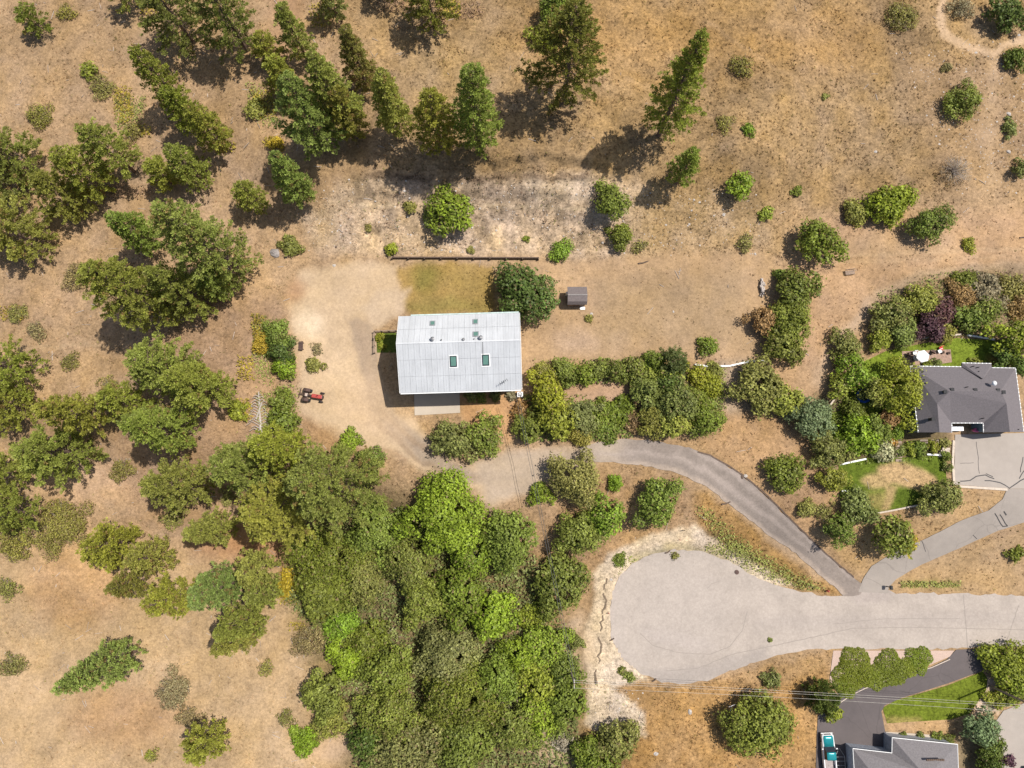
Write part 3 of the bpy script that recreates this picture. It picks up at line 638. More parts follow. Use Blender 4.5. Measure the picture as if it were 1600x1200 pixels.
# ------------------------------------------------------------------ garden shed
so_ = A(900, 466); sh = thing('garden_shed', 'small brown garden shed with a dark shingled roof in the dry yard', 'shed', (so_.x, so_.y, float(hgt(so_.x, so_.y))))
o = Vector((so_.x, so_.y, sh.location.z))
p = [P(886.5, 448, o.z+2.3)-o, P(917, 447, o.z+2.3)-o, P(917, 474.5, o.z+2.2)-o, P(886.5, 475.5, o.z+2.2)-o]
x0, x1, y0, y1 = p[0].x, p[1].x, p[3].y, p[0].y; ry = P(900, 460.5, o.z+3.0).y-o.y; ry2 = P(900, 471, o.z+2.6).y-o.y
MB().box(x0+.2, x1-.2, y0+.2, y1-.2, -.1, 2.15).obj('wall', SHEDW, sh)
rf = MB().slab([(x0, y0, 2.0), (x1, y0, 2.0), (x1, ry2, 2.62), (x0, ry2, 2.62)], .1); rf.slab([(x0, ry2, 2.62), (x1, ry2, 2.62), (x1, ry, 3.0), (x0, ry, 3.0)], .1); rf.slab([(x0, ry, 3.0), (x1, ry, 3.0), (x1, y1, 2.25), (x0, y1, 2.25)], .1)
rf.add([(x0+.2, y0+.2, 2.1), (x0+.2, y1-.2, 2.1), (x0+.2, ry, 2.9), (x1-.2, y0+.2, 2.1), (x1-.2, y1-.2, 2.1), (x1-.2, ry, 2.9)], [(0, 1, 2), (3, 5, 4)])
ro = rf.obj('roof', SHEDR, sh); MB().box(x0, x1, ry-.09, ry+.09, 3.0, 3.03).obj('ridge_cap', simple('shed_ridge', (.2, .18, .17)), ro)
MB().box(-.45, .45, y0+.14, y0+.2, 0, 1.85).obj('door', TIMBER, sh)
MB().box(x1-.9, x1-.1, y0-.35, y0+.1, 0, .12).obj('door_step', WHITEP, sh)
MB().box(x0-.12, x0+.18, y1-.9, y1-.6, 0, 1.6).obj('side_pipe', GUT, sh)

# ------------------------------------------------------------------ right house
zh = float(hgt(*A(1510, 640).xy)); hc = A(1510, 640)
H = thing('grey_roofed_house', 'house under a dark grey hipped roof with pale gutters at the right edge', 'building', (hc.x, hc.y, zh)); ho = Vector((hc.x, hc.y, zh))
def hp_(u, v, z): return P(u, v, zh+z)-ho
E = 3.1
NW = hp_(1422, 572, E); NE = hp_(1586.5, 575, E); SE = hp_(1599.5, 675, E); SW = hp_(1434.5, 675.5, E)
RW = hp_(1484, 611.5, 6.0); RE = hp_(1563.5, 611, 6.0); AW = hp_(1464.5, 631, 5.2); AE = hp_(1572.5, 630, 5.2)
GW = hp_(1468, 675.5, 5.0); GE = hp_(1578, 675, 5.0); VW = hp_(1487, 661, E); VE = hp_(1536, 661, E); QW = hp_(1487, 676, E); QE = hp_(1536.5, 675.5, E)
fc = [(NW, RW, RE, NE), (NW, SW, GW, AW), (NW, AW, RW), (AW, GW, QW, VW), (RW, AW, VW, VE, AE, RE), (AE, VE, QE, GE), (RE, AE, NE), (AE, GE, SE, NE)]
m = MB()
for f in fc:
    c0 = f[0]
    for k in range(1, len(f)-1):
        tri = [c0, f[k], f[k+1]]
        nz = (tri[1]-tri[0]).cross(tri[2]-tri[0]).z
        if nz < 0: tri = [tri[0], tri[2], tri[1]]
        m.slab([tuple(t_) for t_ in tri], .14)
hr = m.obj('roof', SHING, H)
a, b, c_ = hp_(1503, 567, E+.12), hp_(1549, 568, E+.12), hp_(1536, 592, 4.9); d1, d2 = hp_(1503, 573, E+.1), hp_(1549.5, 574.5, E+.1)
m = MB().slab([a, c_, b], .2); m.slab([a, d1, c_], .2); m.slab([b, c_, d2], .2); m.obj('rear_roof', SHING, H)
wl = MB()
ring = [hp_(1426, 577, E), hp_(1507, 581, E), hp_(1507, 574, E), hp_(1545, 575, E), hp_(1545, 581, E), hp_(1581, 583, E), hp_(1595, 673, E), hp_(1539, 673, E), hp_(1539, 658, E), hp_(1484, 658, E), hp_(1484, 673.5, E), hp_(1437, 673.5, E)]
wl.prism([(q.x, q.y) for q in ring][::-1], -.6, E-.12); wl.obj('wall', WALLB, H)
for g, (qa, qb) in (('w', (SW, QW)), ('e', (QE, SE))):
    gg = GW if g == 'w' else GE; MB().add([qa+Vector((.3, .25, -.1)), qb+Vector((-.3, .25, -.1)), gg+Vector((0, .25, -.15))], [(0, 1, 2)]).obj('gable_wall', WALLB, H)
for pair in [(NW, hp_(1503, 573, E)), (a, b), (d2, NE), (NE, SE), (SW, NW), (VW, VE), (VW, QW), (VE, QE)]:
    m = MB(); dd = pair[1]-pair[0]; n_ = max(2, int(dd.length/.55)); go = MB().tube([pair[0], pair[1]], .05, 5).obj('gutter', GUT, H)
    br = MB()
    for k in range(n_):
        q = pair[0]+dd*(k+.5)/n_; br.box(q.x-.06, q.x+.06, q.y-.06, q.y+.06, q.z-.02, q.z+.07)
    br.obj('gutter_bracket', WHITEP, go)
for u, v in [(1475, 612.5), (1486, 609), (1522, 609.5), (1557.5, 610), (1566, 613), (1460.5, 654.5)]:
    q = hp_(u, v, 5.6); z = 5.55 if v < 620 else 4.9
    m = MB().box(q.x-.2, q.x+.2, q.y-.2, q.y+.2, z-.6, z+.35, taper=.03); m.box(q.x-.26, q.x+.26, q.y-.26, q.y+.26, z+.35, z+.42); m.obj('roof_vent', BLACK, hr)
for u, v in [(1498.5, 607), (1520.5, 572.5), (1528, 574), (1528, 580.5), (1537, 653.5), (1591.5, 671)]:
    q = hp_(u, v, 4.0); MB().cyl((q.x, q.y, 3.2), .07, (1.1 if v < 640 else .9) if v != 607 else 2.9, 8).obj('vent_pipe', BLACK, hr)
q = hp_(1550, 599.5, 5.6); m = MB().tube([q+Vector((-.2, -.1, -.7)), q+Vector((-.2, -.1, .3))], .05); m.cyl((q.x, q.y, q.z+.3), .12, .25, 14, r2=.38); m.obj('satellite_dish', WHITEP, hr, True)
q = hp_(1495, 669, 1); MB().box(q.x-.9, q.x+1.1, q.y-.4, q.y+.3, -.3, .9).obj('entrance_ledge', WHITEP, H)
bk = A(1516, 672.5); m = MB()
for k in range(14): x, y = random.uniform(-.45, .45), random.uniform(-.3, .3); m.tube([(x*.4, y*.4, .2), (x, y, 1.0+random.random()*.3)], .06, 4, r2=.12)
po = thing('potted_plant', 'pink flowering pot plant in the sheltered entrance of the grey-roofed house', 'plant', bk+Vector((0, 0, .3))); m.obj('flowers', PINKF, po); MB().cyl((0, 0, 0), .2, .5, 12, r2=.28).obj('pot', PAVER, po)
# patio furniture
tb = A(1441, 556); um = thing('patio_parasol', 'white six-sided parasol on the brown pavers of the back lawn', 'parasol', A(1441, 557))
cz = 2.45; cc = P(1442.5, 556.5, tb.z+cz)-um.location; ap = cc+Vector((0, 0, .35)); rr = 1.0; ring = [cc+Vector((rr*1.05*math.cos(PI/3*k+.25), rr*math.sin(PI/3*k+.25), -.1)) for k in range(6)]
m = MB()
for k in range(6): m.slab([ap, ring[k], ring[(k+1) % 6]], .02)
m.obj('canopy', WHITEF, um); MB().tube([(cc.x, cc.y, 0), ap], .035, 8).obj('pole', CHROME, um); MB().cyl((cc.x, cc.y, 0), .35, .1, 12, r2=.28).obj('base', BLACK, um)
tbt = thing('patio_table', 'round grey patio table left of the white parasol', 'table', A(1428, 560))
MB().ring((0, 0), .2, .55, .7, .05, 20).obj('tabletop', simple('table_top', (.35, .33, .3)), tbt); MB().cyl((0, 0, .7), .2, .06, 16).obj('table_centre', BLACK, tbt)
lm = MB().tube([(0, 0, .7), (.35, .35, 0)], .03)
lme = lm.mesh('leg', BLACK)
for k in range(4): inst('leg', lme, tbt, rz=PI/2*k)
def chair(u, v, rz, mat, label):
    o = thing('patio_chair', label, 'chair', A(u, v), rz, 'chairs on the brown pavers')
    MB().box(-.27, .27, -.27, .27, .4, .46).obj('seat', mat, o); MB().box(-.27, .27, .25, .33, .46, .95).obj('backrest', mat, o)
    for sx in (-1, 1):
        for sy in (-1, 1): MB().box(sx*.25-.02, sx*.25+.02, sy*.25-.02, sy*.25+.02, 0, .4).obj('leg', BLACK, o)
    return o
chair(1468, 545, .3, REDF, 'upper bright red chair right of the white parasol'); chair(1466, 549.5, .4, WHITEF, 'white chair between the red chair and the parasol')
chair(1456, 550, 2.6, IRON, 'dark chair immediately right of the white parasol'); chair(1418, 555, 1.4, IRON, 'dark chair at the left end of the brown pavers'); chair(1427, 552, 0, WHITEF, 'small white chair above the round patio table')
for u, v, l in [(1472, 551, 'dark pot right of the red chair, left of the pair'), (1481, 552, 'dark pot at the right corner of the brown pavers')]:
    o = thing('plant_pot', l, 'plant pot', A(u, v), 0, 'pots on the brown pavers'); MB().cyl((0, 0, 0), .16, .35, 10, r2=.24).obj('pot', TIMBER, o); MB().cyl((0, 0, .34), .2, .12, 7, r2=.05).obj('leaves', IRON, o)
tp = thing('trampoline', 'blue round garden trampoline half hidden in tree shade behind the house', 'trampoline', A(1346, 619)); MB().ring((0, 0), .8, 1.15, .7, .06, 20).obj('pad', BLUE, tp); MB().cyl((0, 0, .71), .8, .02, 20).obj('mat', BLACK, tp)
for k in range(4): a_ = PI/4+k*PI/2; MB().tube([(math.cos(a_), math.sin(a_), 0), (math.cos(a_), math.sin(a_), .7)], .03).obj('leg', CHROME, tp)

# ------------------------------------------------------------------ lower right house
q0 = A(1400, 1170); z0 = q0.z; K = thing('pale_roofed_house', 'house with pale grey shingled roof cut by the bottom edge', 'building', (q0.x, q0.y, z0)); ko = Vector((q0.x, q0.y, z0))
def kp(u, v, z): return P(u, v, z0+z)-ko
e = 3.0
a1, a2, a3, a4, a5, a6 = kp(1332.5, 1169.5, e), kp(1393.5, 1176.5, e), kp(1394, 1152.5, e), kp(1496, 1163, e), kp(1499, 1260, e), kp(1338, 1262, e)
r1, r2, r3 = kp(1362, 1207, 4.6), kp(1441, 1207, 5.4), kp(1452, 1210, 5.4)
m = MB()
for f in [(a1, r1, a6), (a1, a2, r2, r1), (a2, a3, r2), (a3, a4, r3, r2), (a4, a5, r3), (a6, r1, r2, r3, a5)]:
    for k in range(1, len(f)-1):
        tri = [f[0], f[k], f[k+1]]
        if (tri[1]-tri[0]).cross(tri[2]-tri[0]).z < 0: tri = [tri[0], tri[2], tri[1]]
        m.slab([tuple(t_) for t_ in tri], .14)
kr = m.obj('roof', SHING2, K)
i_ = .3; wl = MB(); rg = [a1+Vector((i_, -i_, 0)), a2+Vector((i_, -i_, 0)), a3+Vector((i_, -i_, 0)), a4+Vector((-i_, -i_, 0)), a5+Vector((-i_, i_, 0)), a6+Vector((i_, i_, 0))]
wl.prism([(q.x, q.y) for q in rg][::-1], -.4, e-.15); wl.obj('wall', simple('pale_siding', (.34, .36, .4), .8), K)
for pr in [(a1, a2), (a2, a3), (a3, a4), (a4, a5), (a1, a6)]: MB().tube([pr[0], pr[1]], .055, 5).obj('gutter', GUT, K)
m = MB()
q = kp(1462, 1187.5, 5.1)
for k in range(9): m.box(q.x-1.3+k*.29, q.x-1.05+k*.29, q.y-.06-.05*abs(k-4)**.5, q.y+.1, q.z-.2, q.z+.02)
m.obj('ridge_vent', TIMBER, kr)
q = A(1388, 1152); tk = thing('satellite_dish', 'round white dish at the corner of the pale grey roof near the walkway', 'dish', q+Vector((0, 0, 0)))
MB().tube([(0, 0, 0), (0, 0, 1.5)], .04).obj('mast', CHROME, tk); MB().cyl((0, 0, 1.5), .12, .28, 18, r2=.45).obj('dish', WHITEP, tk, True)
q = A(1325.5, 1176); bn = thing('recycling_bin', 'blue wheeled bin against the left wall of the pale-roofed house', 'bin', q)
MB().box(-.3, .3, -.33, .33, .05, 1.0, taper=-.05).obj('body', BLUE, bn, bevel=.03); MB().box(-.37, .37, -.4, .36, 1.0, 1.08).obj('lid', BLUE, bn, bevel=.03)
for s in (-1, 1): MB().cyl((s*.3-.03, .33, .12), .12, .06, 12, 'x').obj('wheel', BLACK, bn)
q = A(1310, 1188); tl = thing('trailer_frame', 'bare pale trailer frame parked between the truck and the pale-roofed house', 'trailer', q)
MB().tube([(-.75, .7, .55), (-.75, -2.2, .5)], .05).obj('frame_rail', CHROME, tl); MB().tube([(.75, .7, .55), (.75, -2.2, .5)], .05).obj('frame_rail', CHROME, tl)
for y in (.7, .1, -.5, -1.2, -1.9): MB().tube([(-.75, y, .55), (.75, y, .55)], .04).obj('crossbar', CHROME, tl)
MB().tube([(-.75, .7, .55), (0, 2.0, .5), (.75, .7, .55)], .05).obj('tow_bar', CHROME, tl)
for s in (-1, 1): MB().cyl((s*.85-.09, -.6, .3), .3, .18, 18, 'x').obj('wheel', BLACK, tl)

# ------------------------------------------------------------------ pickup truck (nose up in the picture)
q = A(1291.5, 1174)
tk = thing('pickup_truck', 'teal and white pickup truck parked at the left of the dark driveway', 'truck', q, .03)
def prof(secs, hw_list):                       # body lofted from (y, z_low, z_high, halfwidth)
    vs = []; fs = []; n = 8
    for (y, zl, zh_, hw) in secs:
        t = min(.14, (zh_-zl)*.4)
        vs += [(-hw, y, zl), (-hw, y, zh_-t), (-hw+t, y, zh_), (-hw*.4, y, zh_+.015), (hw*.4, y, zh_+.015), (hw-t, y, zh_), (hw, y, zh_-t), (hw, y, zl)]
    for k in range(len(secs)-1):
        for j in range(n): a = k*n; b = a+n; fs.append((a+j, a+(j+1) % n, b+(j+1) % n, b+j))
    fs += [tuple(range(n))[::-1], tuple((len(secs)-1)*n+j for j in range(n))]
    return vs, fs
bd = MB(); bd.add(*prof([(2.75, .5, .8, .82), (2.6, .4, .93, .9), (1.2, .38, 1.05, .95), (.9, .38, 1.08, .95), (-.75, .38, 1.05, .95)], 0)); bd.obj('body', WHITEP, tk, True)
hd = MB(); hd.add(*prof([(2.62, .9, .955, .66), (2.3, .9, 1.03, .76), (1.1, .9, 1.12, .78)], 0)); hd.obj('hood', TEAL, tk, True)
cb = MB().add([(-.82, 1.12, 1.06), (.82, 1.12, 1.06), (.68, .42, 1.68), (-.68, .42, 1.68), (-.82, -.72, 1.06), (.82, -.72, 1.06), (.68, -.6, 1.68), (-.68, -.6, 1.68)], [(0, 1, 2, 3), (4, 7, 6, 5), (0, 3, 7, 4), (1, 5, 6, 2), (3, 2, 6, 7)]); cb.obj('cab_glass', GLASSD, tk)
rf = MB(); rf.add(*prof([(.5, 1.66, 1.72, .66), (.3, 1.66, 1.76, .7), (-.45, 1.66, 1.76, .7), (-.65, 1.66, 1.72, .67)], 0)); rf.obj('cab_roof', TEAL, tk, True)
MB().box(-.9, .9, -3.0, -.78, .5, .56).obj('bed_floor', simple('bed_liner', (.28, .24, .23)), tk)
for s in (-1, 1):
    MB().box(*sorted((s*.95, s*.8)), -3.0, -.78, .45, 1.08).obj('bed_side', WHITEP, tk, bevel=.03)
    MB().box(*sorted((s*.96, s*1.18)), .75, .9, 1.1, 1.28).obj('side_mirror', WHITEP, tk, bevel=.02)
    MB().box(*sorted((s*.55, s*.85)), 2.7, 2.79, .6, .78).obj('headlight', GLASSD, tk)
    for y in (1.85, -1.95):
        wv = MB().cyl((s*.86-.12, y, .36), .36, .24, 22, 'x').obj('wheel', BLACK, tk); MB().cyl((s*.99-.01, y, .36), .18, .02, 12, 'x').obj('hubcap', CHROME, wv)
MB().box(-.85, .85, -3.08, -3.0, .45, 1.05).obj('tailgate', WHITEP, tk); MB().box(-.92, .92, 2.72, 2.9, .42, .6).obj('front_bumper', CHROME, tk, bevel=.04); MB().box(-.9, .9, -3.25, -3.1, .42, .58).obj('rear_bumper', CHROME, tk)
MB().box(-.5, .5, 2.66, 2.78, .62, .85).obj('grille', BLACK, tk)
q = A(1600, 1200); cr = thing('parked_car', 'dark grey car just entering the bottom right corner', 'car', q+Vector((.5, -1.8, 0)), 0)
b = MB(); b.add(*prof([(2.2, .4, .7, .75), (1.9, .35, .85, .85), (.8, .3, .95, .88), (-1.6, .3, .95, .88), (-2.1, .4, .85, .8)], 0)); b.obj('body', simple('dark_car_paint', (.05, .055, .08), .3, .3), cr, True)
MB().add([(-.75, .9, .93), (.75, .9, .93), (.6, .2, 1.42), (-.6, .2, 1.42), (-.75, -1.5, .93), (.75, -1.5, .93), (.6, -1.1, 1.42), (-.6, -1.1, 1.42)], [(0, 1, 2, 3), (4, 7, 6, 5), (0, 3, 7, 4), (1, 5, 6, 2), (3, 2, 6, 7)]).obj('cabin', GLASSD, cr)
for s in (-1, 1):
    for y in (1.35, -1.35): MB().cyl((s*.8-.1, y, .32), .32, .2, 18, 'x').obj('wheel', BLACK, cr)

# ------------------------------------------------------------------ red tractor (nose to the right)
q = A(489, 619); T = thing('tractor', 'old red farm tractor with black tyres parked by the dirt yard', 'tractor', q, math.radians(-9))
MB().box(.1, 1.75, -.3, .3, .75, 1.22).obj('hood', REDP, T, bevel=.1)
MB().box(-1.0, 1.9, -.16, .16, .5, .8).obj('chassis', IRON, T, bevel=.04); MB().box(1.72, 1.86, -.3, .3, .55, 1.2).obj('grille', IRON, T, bevel=.02)
for s in (-1, 1):
    wv = MB().cyl((-.75, s*.75-.2, .68), .68, .4, 26, 'y'); wo = wv.obj('rear_wheel', BLACK, T, bevel=.05); MB().cyl((-.75, s*.75-.215, .68), .36, .43, 18, 'y').obj('rim', REDP, wo)
    lugs = MB()
    for k in range(20):
        a_ = 2*PI*k/20; lugs.box(-.03, .03, s*.75-.19, s*.75+.19, .66, .72)
        n_ = len(lugs.v)
        for j in range(n_-8, n_): x, y, z = lugs.v[j]; lugs.v[j] = (-.75+x*math.cos(a_)-z*math.sin(a_), y, .68+x*math.sin(a_)+z*math.cos(a_))
    lugs.obj('tread', BLACK, wo)
    MB().add([(-1.25, s*.75-.24, 1.28), (-1.25, s*.75+.24, 1.28), (-.75, s*.75-.24, 1.5), (-.75, s*.75+.24, 1.5), (-.2, s*.75-.24, 1.3), (-.2, s*.75+.24, 1.3)], [(0, 2, 3, 1), (2, 4, 5, 3)]).obj('mudguard', IRON, T)
    f = MB().cyl((1.5, s*.68-.1, .34), .34, .2, 20, 'y').obj('front_wheel', BLACK, T, bevel=.04); MB().cyl((1.5, s*.68-.11, .34), .17, .22, 14, 'y').obj('rim', REDP, f)
MB().tube([(1.5, -.6, .4), (1.5, .6, .4)], .07).obj('front_axle', IRON, T); MB().tube([(-.75, -.6, .68), (-.75, .6, .68)], .12).obj('rear_axle', IRON, T)
MB().box(-.95, -.5, -.25, .25, 1.05, 1.15).obj('seat', simple('seat_cover', (.45, .36, .3)), T, bevel=.05); MB().box(-1.02, -.93, -.24, .24, 1.1, 1.45).obj('seat_back', IRON, T)
MB().tube([(-.05, 0, 1.1), (-.25, 0, 1.4)], .03).obj('steering_column', IRON, T); MB().ring((-.25, 0), .17, .21, 1.4, .03).obj('steering_wheel', BLACK, T)
MB().tube([(1.1, .12, 1.2), (1.1, .12, 1.9)], .045).obj('exhaust_pipe', IRON, T)
im = MB().tube([(-1.0, 0, .55), (-2.1, 0, .6)], .07); im.tube([(-2.0, -.55, .5), (-1.9, .95, .5)], .07); im.tube([(-1.1, .3, .6), (-2.0, .15, .6)], .05); im.tube([(-2.05, -.4, .5), (-2.05, -.4, .05)], .04); im.tube([(-1.95, .5, .5), (-1.95, .5, .05)], .04)
im.obj('rear_implement', IRON, T)

# ------------------------------------------------------------------ poles, wires and small things
def pole(u, v, h, label, arm_ang, lamp=False):
    q = A(u, v); o = thing('utility_pole', label, 'utility pole', q, 0, 'wooden utility poles')
    MB().tube([(0, 0, -.3), (0, 0, h)], .17, 10, r2=.11).obj('pole', WOOD, o)
    ca, sa = math.cos(arm_ang), math.sin(arm_ang)
    MB().tube([(-.62*ca, -.62*sa, h-.5), (.62*ca, .62*sa, h-.5)], .06, 4).obj('crossarm', simple('pale_timber', (.5, .45, .38)), o)
    for k in (-.55, .2, .5): MB().cyl((k*ca, k*sa, h-.43), .05, .18, 8).obj('insulator', GUT, o)
    return q, h, ca, sa
pA = pole(889, 1040, 9.5, 'wooden utility pole with pale crossarm above the bright bushes left of the gully', PI/2)
pB = pole(1545.5, 1071.5, 11, 'wooden utility pole rising from the gravel strip at the lower right', PI/2)
def wire(a, b, sag, label, r=.017, mat=None):
    pts = [a.lerp(b, k/14)-Vector((0, 0, sag*4*(k/14)*(1-k/14))) for k in range(15)]
    o = MB().tube([p-a for p in pts], r, 4).obj('overhead_wire', mat or simple('wire_metal', (.45, .42, .37), .6), loc=a); tag(o, label, 'wire', 'overhead wires')
def arm(p, k, dz=-.25): q, h, ca, sa = p; return q+Vector((k*ca, k*sa, h+dz))
LW = 'pale overhead wire crossing the dark driveway, '
wire(arm(pA, .5), arm(pB, .5), .5, LW+'uppermost of three'); wire(arm(pA, .2), arm(pB, .2), .5, LW+'middle of three'); wire(arm(pA, -.55), arm(pB, -.55), 1.0, LW+'lowest of three')
c1 = P(806, 618, 6.8); dkw = simple('dark_wire', (.1, .1, .1))
for dx in (0, .35): wire(c1+Vector((dx, 0, 0)), arm(pA, 0)+Vector((dx, 0, -.6)), .7, ('left' if dx == 0 else 'right')+' service wire running down from the barn corner to the pole', .025, dkw)
def rock(u, v, r, label, mat=STONEG, seed=0, flat=.6):
    rs = random.Random(seed+int(u)); m = MB(); n = 9; vs = []; fs = []
    rows = [(.0, 1.0), (.45, .95), (.8, .6), (1.0, .2)]
    for z, k in rows:
        for j in range(n): a_ = 2*PI*j/n; kk = k*rs.uniform(.75, 1.15); vs.append((r*kk*math.cos(a_), r*kk*math.sin(a_)*.8, r*flat*z*rs.uniform(.85, 1.1)))
    for i2 in range(3):
        for j in range(n): fs.append((i2*n+j, i2*n+(j+1) % n, (i2+1)*n+(j+1) % n, (i2+1)*n+j))
    fs.append(tuple(3*n+j for j in range(n))); m.add(vs, fs)
    o = m.obj('rock', mat, loc=A(u, v)-Vector((0, 0, .05))); o.rotation_euler = (0, 0, rs.random()*6); tag(o, label, 'rock', 'loose rocks')
rock(430, 396, .95, 'big pale grey boulder at the edge of the dirt yard left of a round shrub', STONEG)
rock(522, 415, .32, 'small white stone at the top of the dirt yard', STONE); rock(525, 386, .25, 'small dark rock above the dirt yard', TIMBER)
rock(924, 491, .3, 'white stone below the brown shed', STONE); rock(1052, 487, .22, 'small pale stone in the middle of the mown yard', STONE)
rock(1165, 744, .4, 'pale boulder on the driveway edge', STONE); rock(1159.5, 745, .35, 'dark boulder on the driveway edge', TIMBER)
rock(1368, 237, .3, 'white stone beside the dry bank at upper right, lower of two', STONE); rock(1576, 178, .45, 'white stone right of the round dark tree at upper right', STONE); rock(1576, 237, .4, 'pale stone lying on the dry slope at the right edge', STONE)
rock(1592, 55, .3, 'pale stone on the footpath at the top right', STONE); rock(1180, 397, .25, 'white stone at the right end of the yard under the bank', STONE)
rock(955, 905, .5, 'white boulder on the cul-de-sac edge', STONE); rock(1078, 1112, .45, 'heap-like white rock in the orange grass below the cul-de-sac', STONE); rock(1025, 1178, .4, 'pale grey rock low in the orange grass', STONE)
# fallen dead tree
def w2(u, v, dz): return A(u, v, dz)
q = A(406, 660); D = thing('fallen_dead_tree', 'bleached dead pine with bare branches lying between green bushes', 'dead tree', q)
tip = A(404, 612, .4)-q; base = A(408, 682, .5)-q; MB().tube([base, base.lerp(tip, .5), tip], .26, 7, r2=.09).obj('trunk', DEADW, D)
m = MB(); rs = random.Random(3)
for k in range(26):
    t = .1+.85*k/26; p0 = base.lerp(tip, t); s = 1 if k % 2 else -1; L = (1.9*(1-t)+.6)*rs.uniform(.6, 1.1)
    m.tube([p0, p0+Vector((s*L*.6, L*.35, .25)), p0+Vector((s*L, L*.25*rs.uniform(-.5, 1), .3+rs.random()*.3))], 0.085, 4, r2=.035)
m.tube([A(400, 655, .5)-q, A(409, 629, .5)-q], .1, 5); m.obj('branches', DEADW, D)
# wooden cart / bench in the dry field
q = A(1326, 427); B = thing('bench', 'small weathered wooden bench alone on the dry field', 'bench', q, .12)
for k in range(4): MB().box(-.75, .75, -.32+k*.17, -.18+k*.17, .42, .47).obj('seat_slat', WOOD, B)
for s in (-1, 1):
    for y in (-.28, .3): MB().box(s*.65-.05, s*.65+.05, y-.05, y+.05, 0, .42).obj('leg', TIMBER, B)
MB().box(-.75, .75, .42, .47, .5, .9).obj('backrest', WOOD, B); MB().box(.6, 1.1, .2, .3, .45, .52).obj('handle', WOOD, B)
q = A(1190, 450); W = thing('woodpile', 'oval pile of grey branches at the right end of the mown yard', 'woodpile', q)
lgm = MB().tube([(-.6, 0, 0), (.6, 0, 0)], .09, 6).mesh('branch', DEADW)
for k in range(26): o = inst('branch', lgm, W, (random.uniform(-.25, .25), random.uniform(-1.0, 1.0), .1+random.random()*.5), random.uniform(1.1, 2.0)); o.rotation_euler[1] = random.uniform(-.2, .2)
def small(name, u, v, label, cat, f, group=None): o = thing(name, label, cat, A(u, v), 0, group); f(o)
def hyd(o): MB().cyl((0, 0, 0), .14, .6, 12).obj('barrel', REDP, o); MB().cyl((0, 0, .6), .17, .15, 12, r2=.05).obj('cap', REDP, o); MB().cyl((-.24, 0, .42), .07, .48, 8, 'x').obj('outlet', REDP, o)
small('fire_hydrant', 1292, 923, 'red fire hydrant in the grass where the driveway meets the street', 'hydrant', hyd)
def mk(mat, h): return lambda o: (MB().box(-.05, .05, -.05, .05, 0, h).obj('stake', mat, o), MB().box(-.13, .13, -.02, .02, h*.6, h).obj('board', mat, o))
small('marker_post', 1061, 843, 'small red marker post on the pale soil above the cul-de-sac', 'marker post', mk(REDP, .8), 'marker posts'); small('marker_post', 950, 957, 'small red marker post at the left rim of the cul-de-sac', 'marker post', mk(REDP, .8), 'marker posts')
small('marker_post', 1067, 828, 'dark marker post at the top of the pale soil', 'marker post', mk(TIMBER, 1.2), 'marker posts')
def mb(o): MB().box(-.06, .06, -.06, .06, 0, 1.1).obj('post', TIMBER, o); MB().box(-.2, .2, -.3, .3, 1.1, 1.45).obj('box', BLACK, o, bevel=.05)
small('mailbox', 1385.5, 916, 'dark mailbox at the mouth of the neighbour driveway', 'mailbox', mb)
def sg(o): MB().tube([(0, 0, 0), (-.25, 1.3, 1.6)], .05, 6).obj('post', WHITEP, o); MB().add([(-.75, 1.15, 1.45), (.2, 1.5, 1.45), (.2, 1.7, 2.1), (-.75, 1.35, 2.1), (-.75, 1.2, 1.44), (.2, 1.55, 1.44), (.2, 1.75, 2.09), (-.75, 1.4, 2.09)], [(0, 1, 2, 3), (7, 6, 5, 4), (0, 4, 5, 1), (1, 5, 6, 2), (2, 6, 7, 3), (3, 7, 4, 0)]).obj('board', WHITEP, o)
small('board_on_post', 1141, 1112, 'white board on a thin leaning white post in the orange grass', 'board on post', sg)
def lg(L, r): return lambda o: MB().tube([(-L/2, -.1, r), (0, 0, r), (L/2, .3, r+.05)], r, 6, r2=r*.6).obj('log_body', TIMBER, o)
for u, v, L, l in [(1134, 787, 1.4, 'dark log on the gravel edge below the driveway curve'), (1600, 371, 1.6, 'dark log lying on the dry field at the right edge'), (1005, 411, 1.6, 'dry brush log at the top of the mown yard'), (1043, 863, .8, 'dark stick on the upper edge of the cul-de-sac'), (955, 1000, .9, 'dark twig on the pale soil left of the cul-de-sac'), (1022, 1063, .6, 'dark lump at the lower rim of the cul-de-sac')]:
    small('fallen_log', u, v, l, 'log', lg(L, .13), 'logs and sticks on the ground')
def boul(o):
    for k in range(3): MB().box(-.35+k*.26, -.12+k*.26, -.7, .7, .3+.1*k, .34+.1*k).obj('plank', IRON, o)
    for s in (-1, 1): MB().box(-.35, .4, s*.5-.04, s*.5+.04, 0, .5).obj('support', TIMBER, o)
small('rusty_rack', 471, 541, 'rusty farm rack on bare ground right of the green bushes', 'farm rack', boul)
def mh(o): MB().cyl((0, 0, .045), .36, .03, 20).obj('cover', IRON, o)
small('manhole_cover', 1151, 894, 'round dark manhole cover at the top right of the cul-de-sac', 'manhole cover', mh)
for u, v, lab in [(1441, 690, 'left'), (1458, 690, 'second'), (1472, 689, 'right')]:
    small('planter_box', u, v, lab+' pale planter box under the front wall of the grey-roofed house', 'planter', lambda o: (MB().box(-.55, .55, -.25, .25, 0, .5).obj('box', KERBM, o), MB().box(-.48, .48, -.18, .18, .5, .53).obj('soil', TIMBER, o)), 'planter boxes')
small('garden_steps', 1473, 708, 'pale garden steps between the shrubs and the front lawn', 'steps', lambda o: [MB().box(-.8+k*.15, .8, -.6+k*.35, -.25+k*.35, 0, .15+.15*k).obj('step', KERBM, o) for k in range(4)])
